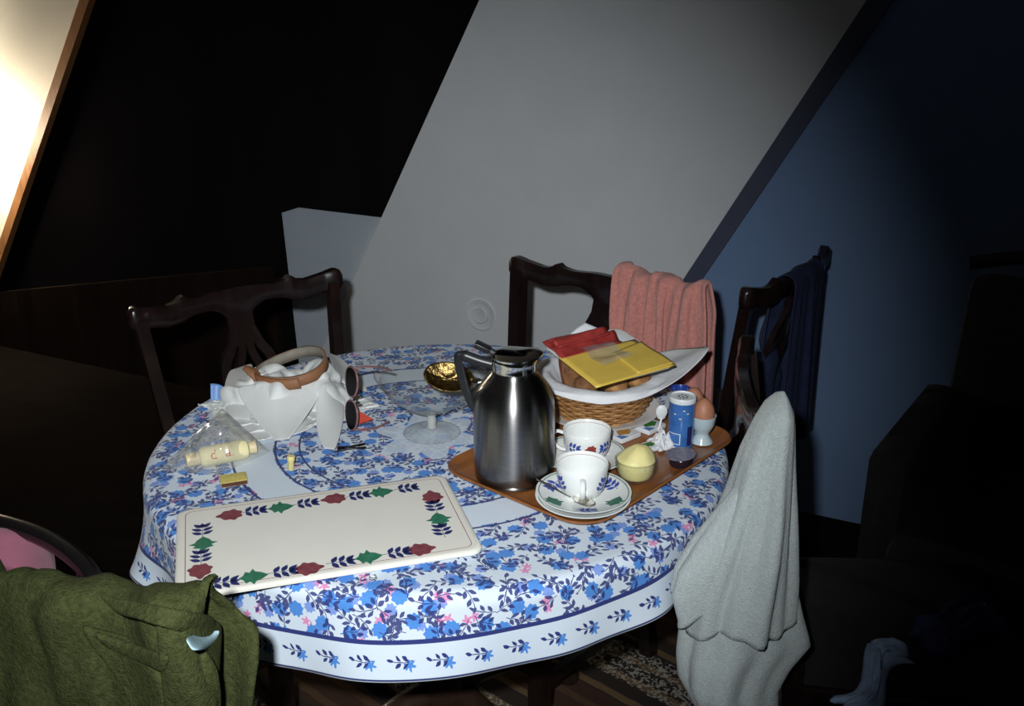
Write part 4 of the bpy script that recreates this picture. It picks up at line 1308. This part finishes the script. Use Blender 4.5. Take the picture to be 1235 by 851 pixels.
def eggcup(px, py, body, lab):
    p = pz(px, py, TT); t = empty('egg_cup', (p.x, p.y, TT))
    b = MB(); b.lathe([(0, .001), (.018, 0), (.0205, .002), (.018, .008), (.0125, .016), (.0125, .021), (.017, .028), (.0215, .038), (.0235, .052), (.0238, .055), (.0222, .055), (.0195, .040), (.014, .030), (0, .027)], 36); b.build('cup', M[body], t, angle=70)
    tag(t, lab, 'egg cup', 'egg cups'); return p
p = eggcup(846, 533, 'porcelain_blue', 'pale porcelain egg cup holding a brown egg beside blue shaker')
def egg(p, z, lab, s=1.0):
    b = MB(); pr = []
    for i in range(17):
        a = math.pi * i / 16; zz = -math.cos(a); pr.append((.0205 * s * math.sin(a) * (1 - .10 * zz), .028 * s * zz))
    b.lathe(pr, 28); o = b.build('boiled_egg', M['egg_brown'], angle=None, loc=(p.x, p.y, z)); tag(o, lab, 'egg', 'boiled eggs')
egg(p, TT + .060, 'brown boiled egg in the pale egg cup')
p2 = eggcup(834, 519, 'porcelain_blue', 'egg cup behind the blue shaker, mostly hidden')
egg(p2, TT + .060, 'brown boiled egg half hidden behind the blue shaker')
# cobalt jug behind
p = pz(818, 511, TT); t = empty('cream_jug', (p.x, p.y, TT), R(-120))
b = MB(); b.lathe([(0, 0), (.016, 0), (.020, .006), (.021, .03), (.0165, .050), (.016, .060), (.020, .072), (.0215, .074), (.0195, .074), (.0145, .060), (.0145, .05), (.018, .03), (.015, .008), (0, .006)], 32, warp=lambda q_, a: Vector((q_.x * (1 + .2 * max(0, math.cos(a)) ** 8 * (q_.z > .06)), q_.y, q_.z))); b.build('body', M['cobalt'], t, angle=70)
b = MB(); b.tube(spline([(-.018, 0, .062), (-.032, 0, .060), (-.034, 0, .040), (-.021, 0, .028)]), .0035, 8); b.build('handle', M['cobalt'], t)
tag(t, 'small cobalt blue cream jug standing behind the salt shaker', 'jug')
# egg spoon
p = pz(797, 519, TT); t = empty('egg_spoon', (p.x, p.y, TT))
b = MB(); b.tube(spline([(-.006, -.010, .003), (-.003, -.004, .014), (.0, .0, .026)]), [.002] * 17, 8, flat=.6); b.build('handle', M['lid_white'], t)
b = MB(); b.lathe([(0, -.016), (.007, -.012), (.0115, 0), (.0105, .008), (.006, .014), (0, .016)], 20); b.v = [(x, y * .35 + .003, z + .036) for x, y, z in b.v]; b.build('spoon_bowl', M['lid_white'], t, angle=None)
tag(t, 'small white egg spoon propped beside the blue shaker', 'spoon')
# crumpled wrapper
p = pz(795, 538, TT); b = MB()
def cw(u, v):
    a = (u - .5) * 2; c = (v - .5) * 2; n_ = noise.noise(Vector((a * 2.2, c * 2.2, 4))) + .6 * noise.noise(Vector((a * 5, c * 5, 9)))
    return Vector((a * .019 * (1 + .2 * n_), c * .024 * (1 + .2 * n_), .003 + max(0, (1 - a * a) * (1 - c * c)) * .024 * (1 + .9 * n_) + .002 * abs(n_)))
b.grid(cw, 18, 18); o = b.build('crumpled_wrapper', M['paper_white'], angle=20, loc=(p.x + .004, p.y, TT), fix=False); solid(o, .0006, 0, 1.0)
o.rotation_euler.z = R(20); tag(o, 'crumpled white paper wrapper beside the blue shaker', 'wrapper')
# portion packs
def pack(px, py, z, rz, w, h, mt, lab, tilt=(0, 0)):
    p = pz(px, py, z); t = empty('portion_pack', (p.x, p.y, z)); t.rotation_euler = (tilt[0], tilt[1], rz)
    b = MB(); b.box((0, 0, .005), (w, h, .0045), bev=.002); b.build('packet', M['paper_white'], t)
    def prt(name, m_, poly):
        b = MB(); b.prism(poly, .0096, .0099); b.build(name, m_, t, smooth=False)
    prt('picture', M[mt], [(-w * .6, -h * .1), (w * .1, -h * .55), (w * .75, -h * .1), (w * .5, h * .55), (-w * .3, h * .6)])
    prt('blue_band', M['pack_blue'], [(-w * .92, -h * .92), (-w * .2, -h * .92), (-w * .55, -h * .2), (-w * .92, -h * .2)])
    prt('red_dot', M['ink_red'], [(w * .70 + .0028 * math.cos(a), h * .75 + .0022 * math.sin(a)) for a in [2 * math.pi * i / 10 for i in range(10)]])
    return tag(t, lab, 'packet', 'breakfast packets')
pack(752, 527, TT, R(40), .026, .020, 'pack_orange', 'white portion packet with orange picture beside the heart cup')
pack(783, 517, TT, R(45), .026, .020, 'pack_green', 'white portion packet with green picture by the basket')
pack(782, 542, TT, R(32), .022, .014, 'pack_green', 'white portion packet behind the butter pot')
pack(740, 548, TT, R(70), .018, .014, 'pack_blue', 'blue portion packet between the heart cup and butter pot')
# jam pot with loose lid
p = pz(821, 560, TT); t = empty('jam_pot', (p.x, p.y, TT))
b = MB(); b.lathe([(0, 0), (.019, 0), (.021, .003), (.0215, .014), (.020, .016), (0, .016)], 32); b.build('pot', M['jam_dark'], t)
b = MB(); b.lathe([(0, .0165), (.024, .0165), (.027, .0175), (.027, .0185), (.022, .0182), (0, .0182)], 32); b.v = [(x - .002, y, z + .10 * (x + .027)) for x, y, z in b.v]; b.build('foil_lid', M['jam_lid'], t)
tag(t, 'low dark jam pot with a lifted grey lid before the shaker', 'jam pot')

# ------------------------------------------------------------------ footed glass bowl and gold spoon
p = pz(521, 522, TOP); gx, gy = p.x, p.y
b = MB()
t = empty('glass_bowl', (gx, gy, TOP))
b.lathe([(.0535, .0015), (.053, .003), (.045, .0045), (.02, .0075), (.010, .012)], 56)
b.loop([(.0535 * math.cos(2 * math.pi * i / 56), .0535 * math.sin(2 * math.pi * i / 56), .0018) for i in range(56)], .0010, 6); b.build('foot', M['thin_glass'], t, angle=60)
b = MB(); b.lathe([(0, .0115), (.010, .012), (.0075, .020), (.0095, .028), (.0075, .036), (.011, .043), (0, .0435)], 32); b.build('stem', M['glass_stem'], t, angle=60)
b = MB(); b.lathe([(0, .0440), (.011, .0438), (.020, .047), (.045, .058), (.075, .078), (.096, .104), (.1040, .1215)], 64)
b.loop([(.1040 * math.cos(2 * math.pi * i / 72), .1040 * math.sin(2 * math.pi * i / 72), .1225) for i in range(72)], .0012, 6); b.build('bowl', M['thin_glass'], t, angle=60)
tag(t, 'footed clear glass bowl standing on the floral cloth', 'bowl')
sc = pyd(541, 454, gy - .015)
t = empty('serving_spoon', tuple(sc))
b = MB()
def sb_(u, v):
    a = u * 2 * math.pi; r = v
    x = .047 * r * math.cos(a); y = .030 * r * math.sin(a)
    return Vector((x, y, -.012 * (1 - r * r) + .001 * math.sin(8 * a) * r))
b.grid(sb_, 41, 10); o = b.build('spoon_bowl', M['gold_metal'], t, angle=None); solid(o, .0015)
b = MB(); b.tube(spline([(.045, 0, 0), (.06, 0, .004), (.085, 0, .006), (.105, 0, .003)]), [.006] * 8 + [.004] * 9 + [.006] * 8, 8, flat=.4); b.build('handle', M['steel_bright'], t)
t.rotation_euler = (R(42), R(8), R(-6))
tag(t, 'ornate gold serving spoon resting inside the glass bowl', 'spoon')

# ------------------------------------------------------------------ white shirt bundle, belt
def bundle():
    c = pz(348, 492, TOP)
    nu, nv = 70, 66; w, l = 0.36, 0.33
    rnd = np.random.RandomState(11)
    P = np.zeros((nu, nv, 3)); an = R(38)
    ph = rnd.uniform(0, 6.28, 8)
    for i in range(nu):
        for j in range(nv):
            a = (i / (nu - 1) - .5); bq = (j / (nv - 1) - .5)
            x = a * w * .80; y = bq * l * .74
            z = .145 + .018 * math.sin(a * 25 + ph[0] + 3 * bq) + .018 * math.sin(bq * 23 + ph[1] + 4 * a) + .010 * math.sin((a + bq) * 40 + ph[2])
            P[i, j] = (c.x + x * math.cos(an) - y * math.sin(an), c.y + x * math.sin(an) + y * math.cos(an), TOP + z)
    P += rnd.normal(0, .002, P.shape)
    sph = [((c.x - .050, c.y + .040, TOP + .012), .055), ((c.x + .035, c.y + .045, TOP + .014), .052), ((c.x - .02, c.y - .005, TOP + .010), .050), ((c.x + .075, c.y + .015, TOP + .004), .040), ((c.x - .085, c.y + .02, TOP + .004), .045)]
    P = pbd(P, w / (nu - 1), l / (nv - 1), (), (TOP,), sph, steps=90, it=9, fric=.8, bend=.2)
    P = crumple(P, .045, 12, (1.1, .9, 1), 5.0, TOP); P = crumple(P, .014, 28, (1.2, .8, 1), 2.0, TOP); P[..., 2] = np.maximum(P[..., 2], TOP + .003)
    t = empty('white_shirt', (c.x, c.y, TOP)); W_ = M['white_cotton']
    sheet('body', P - np.array(t.location), W_, t, t=.002, sub=1, smooth_it=1)
    F = lambda name, rows, lift, wav=.003: surface_flap(P, t, name, rows, W_, .0025, lift, wav, TOP)
    F('front_fold', [L_((283, 466), (402, 448), 9), L_((288, 482), (392, 470), 9), L_((300, 500), (378, 492), 9), L_((318, 518), (362, 512), 9), L_((332, 532), (349, 530), 9)], .014, .004)
    F('sleeve', [L_((388, 462), (414, 456), 6), L_((380, 485), (419, 480), 6), L_((376, 508), (417, 508), 6), L_((381, 526), (411, 528), 6), L_((390, 541), (404, 543), 6)], .014, .004)
    F('side_fold', [L_((276, 446), (306, 436), 6), L_((266, 466), (304, 462), 6), L_((262, 488), (300, 490), 6), L_((276, 504), (304, 508), 6)], .012, .004)
    F('back_fold', [L_((395, 424), (410, 430), 5), L_((398, 438), (432, 446), 5), L_((404, 452), (442, 462), 5), L_((412, 462), (446, 474), 5)], .012, .004)
    tag(t, 'crumpled white cotton shirt heaped on the table under the belt', 'shirt')
    return c
bcn = bundle()
def belt():
    c = pyd(352, 443, bcn.y + .036); t = empty('leather_belt', tuple(c)); t.rotation_euler = (R(8), R(-10), 0)
    n = 90; W_ = .0115
    def strap(pts, name, m, off):
        V = []
        for (x, y, z) in pts:
            V += [(x, y, z - W_), (x, y, z + W_)]
        b = MB(); b.v = V; b.f = [(2 * i, 2 * i + 2, 2 * i + 3, 2 * i + 1) for i in range(len(pts) - 1)]
        o = b.build(name, m, t, angle=None, fix=False); solid(o, .003, 0, off); return o
    outer = []; inner = []
    for i in range(n + 22):
        a = R(205) + 2 * math.pi * i / n
        r = .0725 + (.004 if i > n else 0) * 1.0
        if i > n + 8: r += .0006 * (i - n - 8)
        outer.append((r * math.cos(a), r * .86 * math.sin(a), .0 + .004 * math.sin(a * 2)))
    strap(outer, 'strap', M['leather_tan'], 0)
    inner = [(x * .965, y * .965, z) for x, y, z in outer[8:n - 4]]
    strap(inner, 'lining', M['leather_grey'], 0)
    # tip standing up
    x0, y0, z0_ = outer[0]
    b = MB(); tip = [(x0 - .010 * k_ / 8 + .014 * (k_ / 8) ** 2 * -1, y0 + .012 * k_ / 8, z0_ + .022 * k_ / 8) for k_ in range(9)]
    V = []
    for k_, (x, y, z) in enumerate(tip):
        w_ = .011 * (1 - (k_ / 8) ** 3 * .55); V += [(x - w_ * .5, y - w_ * .8, z - w_ * .3), (x + w_ * .5, y + w_ * .8, z + w_ * .3)]
    b.v = V; b.f = [(2 * i, 2 * i + 2, 2 * i + 3, 2 * i + 1) for i in range(8)]
    o = b.build('strap_tip', M['leather_tan'], t, angle=None, fix=False); solid(o, .003)
    b = MB(); b.lathe([(0, 0), (.005, 0), (.006, .002), (0, .003)], 12, (x0 + .010, y0 + .010, z0_ + .006)); b.build('stud', M['lid_white'], t)
    tag(t, 'tan leather belt coiled in a ring on the white shirt', 'belt')
belt()
# blue plastic corner poking out behind the bag
p = pz(262, 487, TOP); b = MB()
b.grid(lambda u, v: Vector(((u - .5) * .034, .012 * v + .006 * math.sin(u * 4), .002 + .038 * v * (1 - .25 * u))), 10, 8)
o = b.build('blue_wrapper', M['plastic_blue'], angle=None, loc=(p.x + .004, p.y, TOP), fix=False); solid(o, .001)
tag(o, 'blue plastic wrapper standing between the white shirt and clear bag', 'wrapper')

# ------------------------------------------------------------------ plastic bag with bottle
q0, q1 = pz(224, 555, TOP + .02), pz(308, 538, TOP + .02)
bt = empty('lotion_bottle', ((q0.x + q1.x) / 2, (q0.y + q1.y) / 2, TOP + .0195), math.atan2(q1.y - q0.y, q1.x - q0.x))
hl = (q1 - q0).length / 2
def lying(prof):
    b = MB(); b.lathe(prof, 28); b.v = [(z, x, y) for x, y, z in b.v]; return b
lying([(0, -hl * .62), (.013, -hl * .62), (.0175, -hl * .54), (.0185, -hl * .45), (.0185, hl * .62), (.016, hl * .74), (.011, hl * .78), (0, hl * .78)]).build('body', M['bottle_cream'], bt)
lying([(0, -hl), (.0115, -hl), (.0125, -hl * .97), (.0125, -hl * .63), (0, -hl * .63)]).build('cap', M['cap_beige'], bt)
lying([(0, hl * .79), (.010, hl * .79), (.012, hl * .85), (.012, hl), (0, hl)]).build('foot_cap', M['cap_beige'], bt)
def wraptext(txt, size, x0, a0_, m_, name):
    cu = bpy.data.curves.new('lettering', 'FONT'); cu.body = txt; cu.size = size; cu.resolution_u = 3; cu.extrude = 0
    to = bpy.data.objects.new('lettering', cu); COL.objects.link(to)
    dg = bpy.context.evaluated_depsgraph_get(); me = bpy.data.meshes.new_from_object(to.evaluated_get(dg))
    bpy.data.objects.remove(to)
    b = MB(); b.v = []
    for v in me.vertices:
        a = a0_ + v.co.y / .0188; b.v.append((x0 + v.co.x, -.0188 * math.cos(a), .0188 * math.sin(a)))
    b.f = [tuple(p_.vertices) for p_ in me.polygons]
    b.build(name, m_, bt, smooth=False, fix=False)
wraptext('d', .025, -hl * .36, R(2), M['ink_red'], 'lettering')
wraptext('al', .025, hl * .06, R(2), M['ink_red'], 'lettering')
wraptext('—— ——', .010, -hl * .42, R(75), M['ink_dark'], 'small_print')
tag(bt, 'cream plastic bottle with red lettering lying inside the clear bag', 'bottle')
def bag():
    c = Vector((bt.location.x, bt.location.y, TOP))
    b = MB(); A = pz(193, 566, TOP) - c; B = pz(327, 545, TOP) - c; ap = pyd(268, 492, c.y + .045) - c; F_ = pz(262, 574, TOP) - c
    K = pz(262, 530, TOP) - c
    def front(u, v):
        base = A.lerp(F_, min(1, u * 2)) if u < .5 else F_.lerp(B, (u - .5) * 2)
        top = A.lerp(ap, min(1, u * 1.7)) if u < .588 else ap.lerp(B, (u - .588) / .412)
        p_ = base.lerp(top, v)
        bul = math.sin(v * math.pi) * math.sin(u * math.pi)
        n_ = noise.noise(Vector((u * 7, v * 4, 2))) + .6 * noise.noise(Vector((u * 15, v * 7, 7)))
        p_ += Vector((0, -.016, .026)) * bul + Vector((0, -.012, .012)) * n_ * bul ** .5
        r_ = .024; 
        p_.z = max(p_.z, .0015); return p_
    def back(u, v):
        base = A.lerp(K, min(1, u * 2)) if u < .5 else K.lerp(B, (u - .5) * 2)
        top = A.lerp(ap, min(1, u * 1.7)) if u < .588 else ap.lerp(B, (u - .588) / .412)
        p_ = base.lerp(top, v); p_.z = max(p_.z, .0015)
        return p_ + Vector((0, .010, 0)) * math.sin(v * math.pi) * math.sin(u * math.pi)
    b.grid(front, 40, 18); b.grid(back, 40, 12)
    o = b.build('plastic_bag', M['clear_film'], angle=18, loc=c, fix=False)
    tag(o, 'clear plastic bag on the floral cloth with a cream bottle inside', 'bag')
bag()

# ------------------------------------------------------------------ matchbox, cork, sunglasses, keys
p = pz(282, 581, TOP); t = empty('matchbox', (p.x, p.y, TOP), R(20))
b = MB(); b.box((0, 0, .0045), (.022, .0165, .0042), bev=.0006); b.build('sleeve', M['matchbox_yellow'], t)
b = MB(); b.box((0, -.0167, .0045), (.0215, .0003, .0034)); b.build('striking_strip', M['strike_brown'], t, smooth=False)
tag(t, 'small yellow matchbox with dark striking strip beside the clear bag', 'matchbox')
p = pz(351, 566, TOP); b = MB(); b.lathe([(0, 0), (.0055, 0), (.006, .001), (.0055, .016), (.0068, .018), (.0068, .026), (.006, .027), (0, .027)], 20)
o = b.build('bottle_stopper', M['cork_yellow'], loc=(p.x, p.y, TOP)); o.rotation_euler = (R(0), R(4), 0); tag(o, 'little yellow stopper standing near the serving board', 'stopper')

def sunglasses():
    base = pz(424, 521, TOP)
    t = empty('sunglasses', (base.x, base.y, TOP)); t.rotation_euler = (R(-6), R(-4), R(-52))
    # local: lenses in the XZ plane stacked in z, temples toward +y... normal -y
    zs = (.034, .100)
    for k_, z in enumerate(zs):
        P = []
        for i in range(28):
            a = 2 * math.pi * i / 28; P.append((.0215 * math.cos(a) * (1 + .08 * math.sin(a)), .0275 * math.sin(a)))
        b = MB(); b.prism(P, -.001, .001, lambda v: Vector((v.x, v.z - .003 * (1 - (v.x / .022) ** 2), z + v.y))); b.build('lens', M['lens_dark'], t)
        b = MB(); b.loop([(x * 1.05, 0, z + y * 1.05) for x, y in P], .0021, 8); b.build('rim', M['frame_brown'], t)
    b = MB(); b.tube(spline([(.010, 0, zs[0] + .026), (.015, -.004, .067), (.010, 0, zs[1] - .026)]), .002, 8); b.build('bridge', M['steel_bright'], t)
    b = MB(); b.tube(spline([(.010, .0, zs[1] + .026), (.014, .02, zs[1] + .030), (.012, .06, zs[1] + .022), (.004, .085, zs[1] + .012)]), .0022, 8); b.build('temple', M['frame_brown'], t)
    b = MB(); b.tube(spline([(.010, .0, zs[0] - .026), (.014, .02, .006), (.012, .055, .006), (.004, .080, .010)]), .0022, 8); b.build('temple', M['frame_brown'], t)
    for z in (.058, .076):
        b = MB(); b.lathe([(0, -.003), (.004, -.002), (.005, 0), (.004, .002), (0, .003)], 10, (.006, .010, z)); b.build('nose_pad', M['steel_bright'], t)
    tag(t, 'dark-lensed sunglasses stood on edge against the white shirt', 'sunglasses')
sunglasses()
p = pz(440, 512, TOP); b = MB()
b.prism([(-.014, -.010), (.018, .004), (-.012, .018)], 0, .004, None); o = b.build('red_tag', M['red_plastic'], smooth=False, loc=(p.x, p.y, TOP + .008)); o.rotation_euler = (R(50), R(0), R(-10))
tag(o, 'red triangular plastic tag beside the sunglasses', 'tag')
p = pz(420, 542, TOP); t = empty('bunch_of_keys', (p.x, p.y, TOP), R(8))
b = MB(); b.loop([(-.022 + .010 * math.cos(a), .010 * math.sin(a), .003 + .002 * math.sin(a)) for a in [2 * math.pi * i / 20 for i in range(20)]], .0012, 6); b.build('ring', M['steel_bright'], t)
for k_, a in enumerate((4, -9, 20)):
    b = MB(); c, s = math.cos(R(a)), math.sin(R(a))
    rt = Matrix.Rotation(R(a), 3, 'Z')
    hd = [rt @ Vector((-.012 + .008 * math.cos(q_), .0065 * math.sin(q_), .0012 + .0018 * k_)) for q_ in [2 * math.pi * i / 12 for i in range(12)]]
    b.prism([(v.x, v.y) for v in hd], .0008 + .0018 * k_, .0024 + .0018 * k_)
    b.box(rt @ Vector((.014, 0, .0016 + .0018 * k_)), (.019, .0026, .0008), rt); b.box(rt @ Vector((.024, -.003, .0016 + .0018 * k_)), (.007, .0018, .0008), rt)
    b.build('key', M['steel'] if k_ else M['black_plastic'], t, smooth=False)
tag(t, 'small bunch of keys lying on the floral cloth below sunglasses', 'keys')
p = pz(450, 700, TOP); b = MB(); b.lathe([(0, .0), (.004, .001), (.006, .004), (.005, .008), (0, .010)], 8); 
o = b.build('glass_stopper', M['clear_glass'], smooth=False, loc=(p.x, p.y, TOP)); tag(o, 'tiny clear glass stopper beside the long edge of the board', 'stopper')

# ------------------------------------------------------------------ prints and fittings belong to the part that carries them
CARRIER = {'serving_board': ('slab', ('leaf_sprig', 'green_leaf', 'flower', 'border_line')), 'cup': ('bowl', ('leaf_sprig', 'red_heart', 'rim_line')),
           'saucer': ('dish', ('leaf_sprig', 'green_leaf', 'rim_line')), 'salt_shaker': ('drum', ('label_frame', 'label_figure', 'label_marks')),
           'portion_pack': ('packet', ('picture', 'blue_band', 'red_dot')), 'lotion_bottle': ('body', ('lettering', 'small_print')), 'vacuum_jug': ('lid', ('thumb_lever',)),
           'leather_belt': ('strap', ('lining', 'stud'))}
for o in list(COL.objects):
    k_ = o.name.split('.')[0]
    if o.parent is None and k_ in CARRIER:
        base, kids = CARRIER[k_]
        host = next(c for c in o.children if c.name.split('.')[0] == base)
        for c in list(o.children):
            if c.name.split('.')[0] in kids: c.parent = host
    if o.parent is None and k_ == 'salt_shaker':
        lid_ = next(c for c in o.children if c.name.split('.')[0] == 'lid'); next(c for c in o.children if c.name.split('.')[0] == 'pour_holes').parent = lid_
